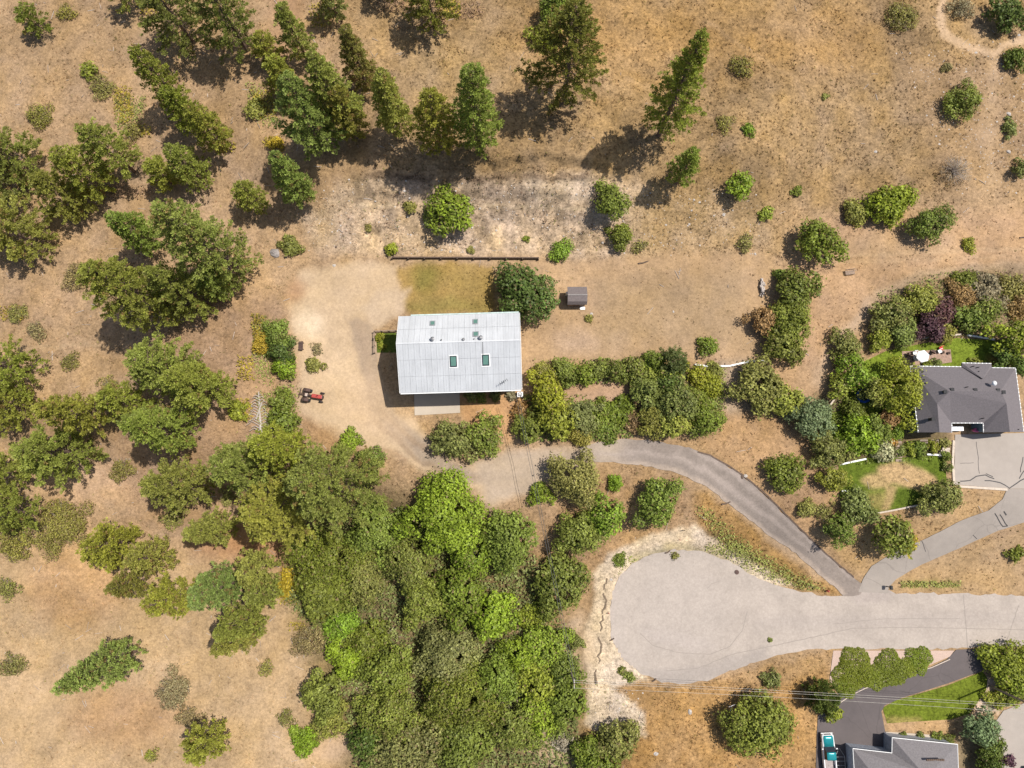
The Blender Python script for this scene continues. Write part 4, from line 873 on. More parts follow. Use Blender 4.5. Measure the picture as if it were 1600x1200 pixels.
small('stepping_path', 1403, 705, 'dark timber garden steps beside the cream coloured bush', 'steps', lambda o: [MB().box(-.5, .5, -1.6+k*.55, -1.2+k*.55, .0, .12+.05*k).obj('step', WOOD, o) for k in range(7)])

# ------------------------------------------------------------------ vegetation builders
def leaf_quads(c, nrm, size, asp=1.5):
    """diamond leaf sprays: centres c (n,3), facing nrm (n,3), size (n,)"""
    n = len(c); nrm = nrm/np.linalg.norm(nrm, axis=1, keepdims=True)
    r = rng.normal(size=(n, 3)); t = np.cross(nrm, r); t /= np.linalg.norm(t, axis=1, keepdims=True); b = np.cross(nrm, t)
    s = size[:, None]*rng.uniform(.85, 1.2, (n, 1))
    v = np.stack([c-t*s*.62-b*s*.36, c+t*s*.62-b*s*.30, c+b*s*.62+nrm*s*.12], 1).reshape(-1, 3)
    return v, np.arange(3*n).reshape(n, 3)
def tints(n, rep, lo=.55, hi=1.35, brown=.06, lobe=None):
    t = rng.uniform(lo, hi, n)
    if lobe is not None: t = t*lobe
    g = np.where(rng.random(n) < brown, rng.uniform(.5, 1, n), rng.uniform(0, .12, n))
    a = np.stack([t, g, np.zeros(n), np.ones(n)], -1)
    return np.repeat(a, rep, 0)
def broad_crown(r, h, z0, leaf=.34, dens=1.0, brown=.04, sparse=0.0, nl=None, sq=1.0):
    """uneven lobed crown filled with leaf sprays"""
    nl = nl or int(np.clip(7+r*4.2, 7, 36)); hh = (h-z0); ph = rng.uniform(0, 6.28, 3); pr = rng.uniform(0, 3.14)
    lc = []; lr = []
    for i in range(nl):
        a = i*2.39996+rng.uniform(-.4, .4); q = math.sqrt((i+.5)/nl)
        edge = 1+.2*math.sin(2*a+ph[0])+.16*math.sin(3*a+ph[1])+.1*math.sin(5*a+ph[2])
        R_ = r*q*rng.uniform(.62, .95)*edge; zt = (1-(q**2)*.75)
        L = r*rng.uniform(.17, .36)*(1.12-.25*q)+.12; z = z0+hh*(.1+.82*zt*rng.uniform(.6, 1.08))-L*.5
        lc.append((R_*(math.cos(a)*math.cos(pr)*sq-math.sin(a)*math.sin(pr)/sq), R_*(math.cos(a)*math.sin(pr)*sq+math.sin(a)*math.cos(pr)/sq), max(z, z0*.6+L*.4))); lr.append(L)
    lc = np.array(lc); lr = np.array(lr); A_ = (lr**2).sum()
    n = int(np.clip(dens*A_*4*PI*.62/(leaf*leaf*.5), 60, 16000))
    k = rng.choice(nl, n, p=lr**2/A_); d = rng.normal(size=(n, 3)); d[:, 2] = np.abs(d[:, 2])*.9-.25+rng.normal(size=n)*.2
    d /= np.linalg.norm(d, axis=1, keepdims=True)
    rad = lr[k]*np.where(rng.random(n) < .78, rng.uniform(.75, 1.15, n), np.where(rng.random(n) < .5, rng.uniform(1.1, 1.45, n), rng.uniform(.3, .9, n)))
    # sub-clumping: push the spray in and out with a bumpy direction function
    fq = np.clip(5+lr[k]*3, 5, 10); bump = np.sin(d[:, 0]*fq+k*1.7)*np.sin(d[:, 1]*fq+k*2.3)*np.sin(d[:, 2]*6+k)
    rad = rad*(1+.36*bump); c = lc[k]+d*rad[:, None]*np.array([1, 1, .85])
    nh = int(rng.integers(2, 5)) if r > 2.5 else 0
    for _ in range(nh):
        a = rng.uniform(0, 6.28); q = r*rng.uniform(.25, .85); hc2 = np.array([q*math.cos(a), q*math.sin(a)]); m = np.hypot(c[:, 0]-hc2[0], c[:, 1]-hc2[1]*1.0) > r*rng.uniform(.07, .15)*(1+.4*np.sin(c[:, 0]*5+c[:, 1]*4))
        m |= c[:, 2] < z0+hh*.35; c, d, k, bump = c[m], d[m], k[m], bump[m]; n = len(c)
    if sparse: 
        m = rng.random(n) > sparse; c, d, k = c[m], d[m], k[m]; bump = bump[m]; n = len(c)
    c[:, 2] = np.maximum(c[:, 2], .08)
    nr = d*1.0+rng.normal(size=(n, 3))*.5+np.array([0, 0, .35])
    v, f = leaf_quads(c, nr, rng.uniform(.7, 1.35, n)*leaf)
    lob = rng.uniform(.78, 1.25, nl)[k]*(1+.12*bump)
    return v, f, tints(n, 3, .6, 1.35, brown, lob), lc, lr
def pine_crown(h, R_, z0f=.14, dens=1.0, brown=.05, ex=.62, asym=0.0):
    """whorls of limbs carrying round needle tufts on their outer halves"""
    z = h*z0f; tc = []; limbs = []; top = h*.985; aa = rng.uniform(0, 6.28)
    while z < top:
        t = (z-h*z0f)/(top-h*z0f); prof = (max(0, 1-t)**ex)*(.62+.38*min(1, t/.22)); L0 = R_*prof+.35
        nb = int(rng.integers(4, 7)); a0 = rng.uniform(0, 6.28)
        for b in range(nb):
            a = a0+2*PI*b/nb+rng.uniform(-.35, .35); L = L0*rng.uniform(.66, 1.18)*(1+asym*math.cos(a-aa)+asym*.6*math.cos(2*a+t*5)); up = rng.uniform(-.05, .3)+.5*t
            dx, dy = math.cos(a), math.sin(a); limbs.append((0, 0, z, dx*L, dy*L, z+L*up*.6))
            s = L
            while s > max(.3*L, .25):
                for q in range(2 if s > .6*L else 1):
                    off = rng.uniform(-.42, .42)*(.4+.8*s/max(R_, 1)); 
                    tc.append((dx*s-dy*off+rng.normal()*.08, dy*s+dx*off+rng.normal()*.08, z+s*up*.6+rng.uniform(-.1, .25), t, s/L))
                s -= rng.uniform(.38, .6)/dens
        z += rng.uniform(.42, .7)*(1.15-.35*t)/max(.6, dens**.5)
    tc.append((0, 0, h, 1, 1)); tc = np.array(tc); n = len(tc); nb = 11
    nb = 15; c = np.repeat(tc[:, :3], nb, 0); m = n*nb
    d = rng.normal(size=(m, 3)); d[:, 2] = np.abs(d[:, 2])*.9+.02; d /= np.linalg.norm(d, axis=1, keepdims=True)
    out = np.repeat(tc[:, :2], nb, 0); out = out/(np.linalg.norm(out, axis=1, keepdims=True)+.3); d[:, :2] += out*.35
    L = np.repeat(rng.uniform(.24, .42, n), nb)*rng.uniform(.75, 1.15, m)
    side = np.cross(d, rng.normal(size=(m, 3))); side /= np.linalg.norm(side, axis=1, keepdims=True); w_ = .085
    v = np.stack([c+d*.02, c+d*L[:, None]+side*w_, c+d*L[:, None]-side*w_], 1).reshape(-1, 3)
    f = np.arange(3*m).reshape(m, 3); clump = rng.uniform(.7, 1.35, n); br = np.where(rng.random(n) < brown, .8, rng.uniform(0, .1, n))
    a = np.stack([np.repeat(clump, nb)*rng.uniform(.8, 1.2, m), np.repeat(br, nb), np.zeros(m), np.ones(m)], -1)
    return v, f, np.repeat(a, 3, 0), limbs
def set_obj(name, v, f, att, mat, parent, color):
    me = raw_mesh(name, v, f, mat, False, {'tint': ('FLOAT_COLOR', att)}); return inst(name, me, parent, color=color)
PAL = dict(mat=(.17,.215,.024), olive=(.285,.31,.075), pine=(.25,.31,.085), dark=(.195,.225,.065), green=(.17,.215,.04), bright=(.2,.29,.034), lime=(.255,.29,.042), grey=(.205,.225,.09),
           yellow=(.38,.3,.04), purple=(.11,.05,.08), brown=(.32,.2,.12), sage=(.29,.25,.16), khaki=(.255,.25,.075), cream=(.42,.43,.27), orange=(.42,.22,.04), spruce=(.155,.205,.1), deep=(.095,.14,.03), silver=(.32,.28,.27))
def jit(c): k = rng.uniform(.88, 1.12); return (c[0]*k*rng.uniform(.93, 1.1), c[1]*k, c[2]*k*.72*rng.uniform(.8, 1.3))
def trunk_mb(h, r, limbs=(), lean=(0, 0)):
    m = MB(); m.tube([(0, 0, -.3), (lean[0]*.5, lean[1]*.5, h*.5), (lean[0], lean[1], h)], r, 8, r2=r*.2)
    for l in limbs: m.tube([l[:3], l[3:]], max(.02, r*.16), 3, r2=.012, cap=False)
    return m
NAMES = {'P': ('pine_tree', 'pine tree', 'ponderosa-like pines on the dry slopes'), 'D': ('leafy_tree', 'tree', 'broadleaf trees'), 'S': ('shrub', 'shrub', 'green shrubs'),
         'B': ('dry_shrub', 'shrub', 'thin dry shrubs'), 'C': ('spruce_tree', 'spruce', 'spruces and cypresses'), 'M': ('juniper_shrub', 'shrub', None), 'X': ('dead_shrub', 'dead shrub', None)}
GRP = {'M': 'mats', 'P': 'pines on the dry slopes', 'D': 'leafy trees', 'S': 'green shrubs', 'B': 'thin dry shrubs', 'C': 'dense conifers', 'X': 'bare shrubs'}
def place_center(u, v, hc_):                    # base on the ground such that a point hc_ above it is seen at (u, v)
    a = A(u, v, hc_); return Vector((a.x, a.y, float(hgt(a.x, a.y))))
def plant(kind, args, pal, label, r_px=None):
    name, cat, _ = NAMES[kind]; col = jit(PAL[pal])
    if kind == 'P':
        ex, ey, ix, iy, w_ = args; w_ *= 1.26 if (ix < 260 and 200 < iy < 900) else 1.12; E_ = Vector((ex, ey)); I_ = Vector((ix, iy)); d = (E_-I_); dl = d.length; d.normalize()
        b = I_+d*min(.42*w_, dl*.3); q = A(b.x, b.y); R_ = w_*.5*(HC-q.z-5)/F
        tp_ = Vector((ex, ey)); dx, dy, dz = ray(tp_.x, tp_.y); t = (q.z-HC)/dz; TT = math.hypot(dx*t, dy*t); BB = math.hypot(q.x, q.y)
        h = (HC-q.z)*(1-BB/max(TT, BB+.01)); h = float(np.clip(h, max(2.0, R_*1.4), 27))
        v, f, att, limbs = pine_crown(h, R_, rng.uniform(.08, .2), rng.uniform(1.0, 1.25), rng.uniform(.01, .07), rng.uniform(.6, 1.0), rng.uniform(.04, .17))
        o = thing(name, label, cat, q, 0, GRP[kind]); trunk_mb(h*.97, .07+.014*h, limbs).obj('trunk', BARK, o); set_obj('crown', v, f, att, NEEDLE, o, col)
        return q
    u, v_, rp, h = args
    q = place_center(u, v_, h*.62); r = rp*(HC-q.z-h*.6)/F/math.cos(.05)
    if kind == 'C':
        vs, f, att, limbs = pine_crown(h, r, .03, 1.5, .01)
        o = thing(name, label, cat, q, 0, GRP[kind]); trunk_mb(h*.97, .06+.012*h, limbs).obj('trunk', BARK, o); set_obj('crown', vs, f, att, NEEDLE, o, col); return q
    if kind == 'M':
        n = int(r*r*420); a = rng.uniform(0, 6.28, n); rho = np.sqrt(rng.random(n)); e_ = 1+.03*np.sin(a*9+r)+.025*np.sin(a*23+1)+.13*np.sin(a*3+r*3)+.09*np.sin(a*5+r*7)
        c = np.stack([rho*r*e_*np.cos(a), rho*r*e_*np.sin(a), h*(1-rho**5)*rng.uniform(.75, 1.1, n)+.05], -1)
        vs, f = leaf_quads(c, rng.normal(size=(n, 3))*.45+np.array([0, 0, 1]), rng.uniform(.12, .2, n)); o = thing(name, label, cat, q, 0, 'low mats on the pink gravel')
        m = MB()
        for k in range(9): m.tube([(0, 0, .05), (r*.7*math.cos(k*.7), r*.7*math.sin(k*.7), .2)], .03, 4)
        m.obj('stems', BARKG, o); set_obj('foliage', vs, f, tints(n, 3, .75, 1.2, .01), LEAF, o, col); return q
    if kind == 'B' or kind == 'X':
        vs, f, att, lc, lr = broad_crown(r, h, .12, .16 if kind == 'B' else .1, .42 if kind == 'B' else .08, .3)
        m = MB(); n_ = 34 if kind == 'B' else 110
        for k in range(n_):
            a = rng.uniform(0, 6.28); s = r*rng.uniform(.4, 1.02); zz = h*rng.uniform(.5, 1.0)*(1-.4*(s/r)**2)
            m.tube([(0, 0, 0), (math.cos(a)*s*.5, math.sin(a)*s*.5, zz*.7), (math.cos(a+.15)*s, math.sin(a+.15)*s, zz)], .022, 3, r2=.012, cap=False)
        o = thing(name, label, cat, q, 0, GRP[kind]); m.obj('stems', BARKG if kind == 'B' else DEADW, o); set_obj('foliage' if kind == 'B' else 'twigs', vs, f, att, LEAF, o, col); return q
    big = kind == 'D'; z0 = h*.22 if big else h*.08
    leaf = (.27 if r > 3.2 else .24) if big else (.22 if r > .9 else .17)
    leaf *= rng.uniform(.82, 1.22)
    vs, f, att, lc, lr = broad_crown(r, h, z0, leaf, rng.uniform(.78, 1.05), rng.choice([.01, .03, .09]), 0, None, rng.uniform(.9, 1.12))
    if rp < 9:
        me = raw_mesh(name, vs, f, LEAF, False, {'tint': ('FLOAT_COLOR', att)}); o = inst(name, me, None, q, color=col); return tag(o, label, cat, GRP[kind])
    o = thing(name, label, cat, q, 0, GRP[kind]); m = MB(); tr_ = .05+.022*h if big else .04
    m.tube([(0, 0, -.3), (0, 0, h*.45)], tr_, 7, r2=tr_*.6)
    for i2 in range(min(len(lc), 12)):
        p = lc[i2]; m.tube([(0, 0, h*(.12+.25*rng.random())), (p[0]*.5, p[1]*.5, p[2]*.75), tuple(p)], tr_*.4, 4, r2=.02, cap=False)
    m.obj('trunk' if big else 'stems', BARKG, o); set_obj('crown' if big else 'foliage', vs, f, att, LEAF, o, col)
    return q
VEG = """
P 212 72 308 190 58|olive|slender olive pine beside the bare ground at upper left, upper of a pair
P 275 185 375 248 56|olive|olive pine right of centre in the upper left, lower of a slender pair
P 232 -30 330 105 112|dark|huge dark pine touching the top edge at upper left
P 330 -60 405 125 105|dark|dark broad pine at the top edge, right of the huge one
P 180 -40 235 30 60|olive|yellowish pine at the top edge above the bare track
P 425 15 495 115 52|olive|thin airy pine beside the dirt track at the top
P 395 60 440 110 44|olive|small olive pine just left of the thin airy one
P 515 52 588 158 52|khaki|yellow-green pine leaning out over the shaded hollow at top
P 428 128 535 262 92|pine|wide blue-tinged pine below the dirt track at the top
P 480 85 560 235 80|olive|dense olive pine in the upper cluster, right-hand side
P 574 118 638 232 54|olive|narrow pine standing alone left of the two over the bank
P 445 228 488 332 52|pine|small bushy pine at the left end of the bare bank
P 660 148 702 266 66|olive|thin forked pine above the bank, left of the taller one
P 740 106 752 268 66|pine|tall pointed pine above the bright round bush on the bank
P 893 6 876 222 132|dark|tallest broad dark-green pine on the upper dry slope
P 1106 55 1012 246 82|pine|long pine leaning right above the dry meadow
P 1078 232 1050 305 42|pine|small thin pine below the long leaning one
P 692 -45 672 78 88|dark|dark pine with brown dead limbs at the top edge
P 520 -40 530 48 52|dark|dark pine at the top edge left of the shaded hollow
P 600 -60 610 20 60|khaki|brownish pine clipped by the top edge
P -25 222 88 285 88|olive|olive pine at the left edge below the top corner
P 55 270 165 345 72|khaki|broad khaki pine spreading over dark shade near the left edge
P 112 212 245 288 74|olive|wide olive pine right of the left-edge pair
P -25 262 55 318 72|dark|shaded pine between the two upper left-edge pines
P 85 240 200 318 60|olive|thin pine squeezed between the wide pines near the left edge
P 245 150 330 215 46|olive|small pine filling the gap between the slender pair
P 420 95 470 165 52|olive|bushy pine above the wide blue-tinged one
P 500 150 575 235 56|khaki|yellowish pine behind the narrow lone one
P 232 255 285 300 40|olive|little pine at the foot of the slender pair
S 398 168 20 1.4|khaki|olive scrub on the left rim of the wide blue-tinged pine
S 430 222 15 1.2|yellow|yellow scrub above the small bushy pine by the bank
S 350 205 12 .9|khaki|low scrub at the base of the slender pair
B 205 205 20 1.3|khaki|grey scrub under the slender pine at upper left
S 640 322 12 1.0|khaki|dry scrub on the bank left of the bright round tree
S 822 372 6 .6|green|tiny dark green tuft on the bare bank
S 575 355 6 .6|khaki|tiny dry tuft on the left part of the bank
S 735 390 7 .6|khaki|little weed above the middle of the retaining wall
P -30 340 96 398 96|olive|big rounded pine at the left edge, fourth down
S 136 108 17 1.6|lime|yellow-green bush on the bare ground of the top left corner
P 30 20 80 60 50|dark|small dark pine in the top left corner
B 158 135 22 1.5|khaki|dull scrub below the yellow-green bush of the top left corner
B 60 180 24 1.3|khaki|dry scrub in the top left corner above the left-edge pines
B 100 18 18 1.3|khaki|dark scrub at the top edge of the top left corner
P 262 235 335 300 56|pine|fresh green pine above the largest green pine on the left slope
P 275 275 408 465 100|pine|largest fresh green pine on the left slope
P 375 288 420 338 46|olive|small olive pine between the largest green pine and the track
P 176 332 268 402 54|pine|short pointed pine standing alone on the left slope
P 148 400 305 508 100|olive|sprawling olive pine with dark shade on its lower left
P 240 408 355 498 88|olive|olive pine with grey twigs left of the dirt yard
P 320 420 375 470 50|pine|green pine tucked below the largest green pine
P -30 535 78 600 84|olive|round pine at the left edge beside bare ground, upper
P -30 610 68 650 76|olive|pine at the left edge, lower of the round pair
P 213 545 330 605 88|pine|broad pine left of the ivy-green bushes, upper half of a pair
P 270 560 380 632 84|olive|broad pine left of the fallen dead tree
P 165 588 250 650 64|olive|small olive pine in the mid left cluster
P 203 622 332 692 78|pine|bright-topped pine above two blocks of shade
P 62 618 198 662 60|olive|long flat olive pine near the left edge
P 40 665 178 725 88|pine|dark blue-green pine with sparse twigs near the left edge
P -25 700 72 755 70|olive|olive pine at the left edge below the twiggy one
P 232 700 352 778 84|olive|pine with a rounded bright crown left of the dark hollow
P 340 682 452 752 84|pine|fresh green pine at the top of the dark hollow
P 405 672 500 715 70|olive|green pine below the fallen dead tree
P 385 745 515 810 120|olive|big yellow-green pine over the dark hollow, lower left part
P 455 700 590 770 135|olive|very big olive pine at the corner of the dirt yard
P -20 768 82 812 62|olive|low olive pine at the left edge above the grey-green bushes
P 130 828 240 852 64|olive|low bushy pine left of the bare reddish clearing
P 195 850 290 868 58|olive|bright low pine just below the bushy one
P 288 812 380 826 48|olive|small wide pine on the reddish clearing
P 165 888 252 908 44|khaki|yellow-tipped first pine of the chain above the lower field
P 222 910 330 925 60|olive|second pine of the chain above the lower field
P 290 888 398 912 60|pine|third pine of the chain above the lower field
P 368 862 438 890 58|olive|pine at the upper right of the chain near the forest edge
P 318 948 428 960 52|olive|pine stepping down from the chain towards the forest
P 330 1008 418 972 52|olive|lowest pine of the chain over the dry field
P 82 1060 238 1008 58|pine|lone light green pine lying across the lower left field
P 282 1160 368 1135 62|olive|lone round dark-tipped pine in the bottom left field
P 375 905 440 925 52|olive|small pine between the chain and the dense forest
B 115 432 26 1.6|sage|round grey dry shrub beside the sprawling olive pine
B 188 733 22 1.5|khaki|round khaki shrub on the bare clearing at left
B 55 515 16 1.0|sage|small dry shrub near the left edge, right of two
B 24 490 17 1.1|khaki|small yellowish shrub at the left edge
B 107 564 16 1.1|khaki|lone small dry shrub left of the broad pine
B 88 822 44 2.4|khaki|big grey-green thin shrub left of the low pines
B 20 850 28 1.8|khaki|olive-brown shrub at the left edge below the low pine
B 268 1080 28 1.7|sage|wispy brown shrub in the middle of the lower left field
B 18 1040 20 1.3|khaki|dark olive shrub at the left edge of the lower field
B 10 920 18 1.3|khaki|olive shrub at the left edge by the pale ground
B 482 1003 27 1.7|sage|grey wispy shrub at the forest edge
B 295 1122 18 1.2|sage|brown shrub touching the lone round pine
B 185 875 20 1.2|sage|faint dry shrub below the bushy low pine
B 238 1182 9 .6|khaki|tiny green shrub near the bottom edge at left
S 233 1180 6 .5|lime|tiny vivid lime shrub in the bottom left field
B 168 605 18 1.2|khaki|dry shrub between the pines above the flat olive pine
B 355 775 18 1.2|khaki|dry shrub at the foot of the pine by the reddish clearing
B 270 810 18 1.2|khaki|small dull shrub at the left rim of the reddish clearing
D 703 327 40 5.5|bright|bright green round tree on the bare bank
S 672 338 16 1.8|dark|dark scrub left of the bright round tree on the bank
S 611 388 12 1.6|lime|small bright bush at the left end of the timber retaining wall
S 451 383 19 1.8|dark|round dark bush beside the grey boulder
D 955 312 32 5.0|green|leafy tree on the bank above the mown yard, upper of two
S 970 368 22 2.8|green|round bush on the bank, directly below a leafy tree
S 876 390 19 2.2|bright|round bright bush at the right end of the timber retaining wall
D 1158 288 24 4.0|bright|small bright tree on the meadow edge below the long pine
S 1198 332 13 1.2|lime|low bright bush between the small tree and the round dark tree
D 1287 376 41 6.0|green|dense round dark green tree at the upper right of the mown yard
D 1390 318 38 4.2|lime|yellow-green spreading tree on the dry slope at right
S 1340 330 24 2.0|khaki|low yellow-green bush joining the spreading tree on its left
D 1458 347 33 4.2|green|grey-twigged bushy tree right of the yellow-green one
S 1516 382 12 1.0|lime|small bright bush alone on the dry field at right
D 1248 452 36 5.0|green|light green tree above the narrow dirt lane, upper
D 1238 500 40 5.0|green|olive-green tree beside the reddish purple one
D 1196 500 26 3.6|brown|reddish purple leafed tree at the right end of the mown yard
D 1228 535 36 4.8|dark|dark tree at the lower right corner of the mown yard
S 1220 430 12 1.4|green|thin scrub at the shadow of the round dark tree
S 1107 541 17 2.0|green|single round bush in the lower mown yard
D 820 457 50 7.5|deep|large dark green maple at the top right corner of the barn
S 1510 154 31 3.6|green|round green bush on the dry slope at upper right
S 1590 88 20 2.4|deep|dark round bush at the right edge by the footpath
D 1578 18 34 4.5|deep|dark tree in the top right corner
S 1580 197 14 1.4|dark|small dark bush at the right edge
S 1481 104 9 .8|sage|grey-green ball shrub left of the footpath
X 1498 262 26 2.6|silver|bare pinkish twiggy shrub on the dry slope at right
B 1505 10 22 1.6|sage|grey dry shrub inside the bend of the footpath
B 1410 25 30 1.6|khaki|dark dry scrub at the top edge left of the footpath
S 1600 260 16 2.4|dark|dark scraggy bush at the right edge over a patch of shade
B 1160 100 22 1.4|khaki|dry olive shrub alone in the upper meadow
B 1133 190 16 1.0|khaki|small dry shrub below the lone one in the meadow
S 1170 200 12 1.0|bright|small green bush on the meadow right of the long pine
S 1247 298 10 .9|green|tiny green bush at the lower meadow edge
S 1290 150 6 .6|khaki|tiny scrub in the middle of the meadow
S 850 52 26 2.8|lime|yellow-green bush behind the tallest pine
D 868 5 34 5|green|green tree clipped by the top edge behind the tallest pine
B 1000 385 14 .9|khaki|low weeds at the foot of the bank, left
B 1165 378 16 1.2|khaki|low dry bush at the right foot of the bank
S 920 498 7 .5|khaki|tiny tuft below the brown shed
D 430 520 26 3.6|green|green bush above the dark one left of the dirt yard, topmost of three
D 438 548 24 3.6|deep|dark green bush left of the dirt yard, middle of three
S 442 572 20 2.6|bright|bright green bush left of the dirt yard, lowest of three
S 412 535 22 1.4|yellow|yellowish scrub left of the three green bushes
S 490 570 14 1.4|khaki|yellow-tipped small bush above the red tractor
B 494 545 10 .7|sage|grey dry tuft between the rack and the small yellow-tipped bush
S 438 627 22 2.8|green|green bush left of the red tractor
D 443 660 26 3.4|green|grey-green tree below the bush left of the tractor
S 372 640 18 1.2|lime|yellow-green scrub left of the fallen dead tree
D 707 686 34 5.0|dark|left tree of the heart-shaped pair under the barn
D 757 678 33 5.0|green|right tree of the heart-shaped pair under the barn
D 900 745 43 6.0|khaki|rounded olive-yellow tree below the driveway
S 845 772 20 2.2|bright|bright bush at the lower left of the olive-yellow tree
S 962 755 13 1.8|bright|small bright bush on the dry slope below the driveway
D 1030 783 39 5.5|green|round green tree above the pale soil of the cul-de-sac
D 948 805 32 4.5|bright|light tree left of the cul-de-sac, upper right of a pair
D 905 835 37 5.0|green|darker tree left of the cul-de-sac, lower left of a pair
D 876 915 46 5.0|green|large bush left of the gully beside the cul-de-sac
D 690 808 66 9.5|bright|great bright green tree at the edge of the dirt driveway
D 735 860 40 7.0|bright|bright tree in the forest below the great bright one
D 798 842 45 6.5|green|oval green tree right of the great bright tree
D 590 828 48 7.0|green|mid green forest tree under the big olive pine
D 640 870 45 7.5|dark|dark shaded forest tree between the bright ones
D 508 882 58 7.0|green|wide grey-green tree at the left edge of the forest
D 500 930 40 6.0|green|green forest tree below the wide grey-green one
D 570 905 40 6.0|grey|grey-green forest tree right of the wide one
D 720 925 45 7.5|green|forest tree speckled with yellow leaves
D 770 962 38 5.5|bright|bright tree at the right rim of the forest
D 660 935 40 7.0|green|green forest tree left of the yellow speckled one
S 532 970 30 2.6|bright|bright scrub at the left rim of the forest
S 570 1005 34 3.4|green|green scrub at the left rim of the forest, lower
D 540 1035 30 4.0|bright|light green tree above the dark shade in the lower forest
D 500 1090 38 5.0|green|round tree jutting out at the left of the lower forest
S 515 1125 30 2.6|khaki|yellowish scrub under the jutting round tree
D 605 1050 42 7.5|green|upright green tree in the lower forest, left
D 610 1120 44 7.0|green|broad green tree in the lower forest, centre
D 700 1030 50 8.0|grey|grey-green feathery tree in the lower forest, top
D 715 1090 58 8.5|green|largest feathery green tree in the lower forest
D 775 1070 40 5.5|green|tree at the right side of the lower forest
D 720 1165 48 6.5|green|forest tree near the bottom edge, centre
D 640 1175 55 6.5|grey|wide grey-green tree at the bottom edge
D 570 1160 30 5.0|deep|dark shaded tree at the bottom edge left of the wide one
D 800 1140 40 5.0|green|green tree near the bottom edge, right
D 850 1010 36 4.5|bright|bright bush-like tree left of the pale soil, top of a row
D 875 1048 32 4.5|green|green bush-like tree left of the pale soil, middle of a row
D 840 1065 34 4.5|lime|yellow-green tree left of the pale soil
D 885 1095 38 4.5|green|dense green tree left of the pale soil, lowest of a row
D 815 1025 30 4.0|bright|bright tree at the upper end of the row by the pale soil
D 845 1120 34 4.0|bright|fresh green tree low in the row by the pale soil
S 900 1003 14 1.6|dark|small dark bush between the row and the gully
S 832 962 24 1.6|lime|flat lime scrub right of the yellow speckled tree
D 965 1160 34 4.5|khaki|brownish green tree at the bottom edge below the pale soil
D 930 1190 36 4.0|green|green tree clipped by the bottom edge below the pale soil
S 880 1160 16 1.2|silver|pale scrub at the bottom edge right of the forest
D 1192 1136 52 6.5|green|large round tree in the orange grass at the bottom
B 445 1122 14 1.0|khaki|small scrub left of the jutting round forest tree
S 460 1145 10 .8|bright|small green bush above the low bright one at the bottom
S 475 1162 22 1.6|bright|low bright bush on pale soil near the bottom edge
B 415 1045 12 .8|khaki|faint scrub on the dry field left of the forest
S 450 912 22 1.3|yellow|yellow scrub at the foot of the wide forest-edge tree
S 500 958 14 1.0|yellow|yellow scrub on the forest edge above the grey shrub
S 545 690 20 1.6|bright|bright green bush poking out at the corner of the dirt yard
S 578 715 20 1.8|green|green bush at the right side of the big olive pine
S 575 745 16 1.6|green|green scrub at the lower right side of the big olive pine
D 850 583 22 3.5|khaki|hedge tree next to the barn, first of the long row
D 882 580 23 3.8|dark|hedge tree in the long row, second from the barn
D 912 583 21 3.6|green|hedge tree in the long row, third from the barn
D 938 577 20 3.6|dark|hedge tree in the long row, fourth from the barn
D 962 578 21 3.8|green|hedge tree in the long row, fifth from the barn
D 992 574 24 4.0|dark|hedge tree in the long row, sixth from the barn
D 1022 563 20 3.6|green|hedge tree in the long row, just left of the blue spruce
C 1052 567 27 5.0|spruce|blue-tinged spruce at the right end of the hedge row
D 1035 592 26 3.8|olive|pale olive tree under the blue spruce
D 1000 602 20 3.0|dark|short dark hedge tree below the row
S 1092 588 22 2.0|lime|yellow-green bush right of the blue spruce
S 1110 605 22 2.0|lime|lower yellow-green bush right of the blue spruce
S 1118 578 14 1.5|khaki|dull bush near the white edging of the mown yard
D 1195 606 44 4.8|grey|wide grey-green tree left of the right-hand gardens
D 1225 625 30 3.8|olive|olive tree against the wide grey-green one
D 1060 628 36 6.0|grey|grey-olive tall tree above the driveway curve
D 1055 665 26 5.0|olive|olive tree leaning over the driveway curve
D 1012 612 26 4.5|dark|dark tree left of the grey-olive one above the driveway
D 1022 655 28 3.8|khaki|yellow-tipped tree at the edge of the driveway curve
D 1105 655 30 4.2|green|bushy green tree at the right of the driveway grove
D 1090 625 24 3.6|lime|bright small tree in the driveway grove
D 1045 600 24 4.4|deep|deep green tree in the driveway grove
S 995 655 20 1.8|brown|brownish scrub at the left of the driveway grove
D 858 620 34 5.8|lime|feathery yellow-green tree beside the barn corner, upper
D 870 655 34 5.5|lime|feathery yellow-green tree above the driveway, lower
D 828 668 26 4.2|green|green tree left of the feathery ones
S 815 640 18 1.5|brown|brown leafless scrub between barn and feathery trees
D 912 650 28 4.0|grey|grey-green rounded tree left of the vine mound
S 905 680 20 2.0|khaki|olive bush at the driveway edge under the grey-green tree
S 945 650 30 1.6|green|vine covered mound above the driveway, left part
S 968 640 26 1.5|green|vine covered mound above the driveway, right part
S 950 674 22 1.2|green|vine covered mound at the driveway edge
D 1270 654 37 4.2|spruce|silver-green dense tree left of the back garden
D 1298 702 32 4.0|dark|brownish dark tree left of the front lawn
D 1230 738 33 3.6|green|round green tree on the dry field beside the driveway
D 1306 748 22 3.2|lime|yellow-green tree at the left end of the front lawn
D 1343 683 34 4.2|bright|bright tree above the front lawn, left
D 1372 672 26 3.6|green|green tree above the front lawn, right
S 1383 704 19 2.2|cream|cream variegated round bush above the front lawn
S 1393 690 9 1.2|orange|small orange bush above the cream bush
D 1390 655 18 2.8|brown|orange-brown tree beside the blue-grey wall
S 1403 672 14 1.8|bright|green bush at the lower left corner of the grey-roofed house
D 1340 580 31 4.6|bright|bright tree left of the back lawn
D 1315 600 22 3.0|lime|small lime tree left of the back garden shade
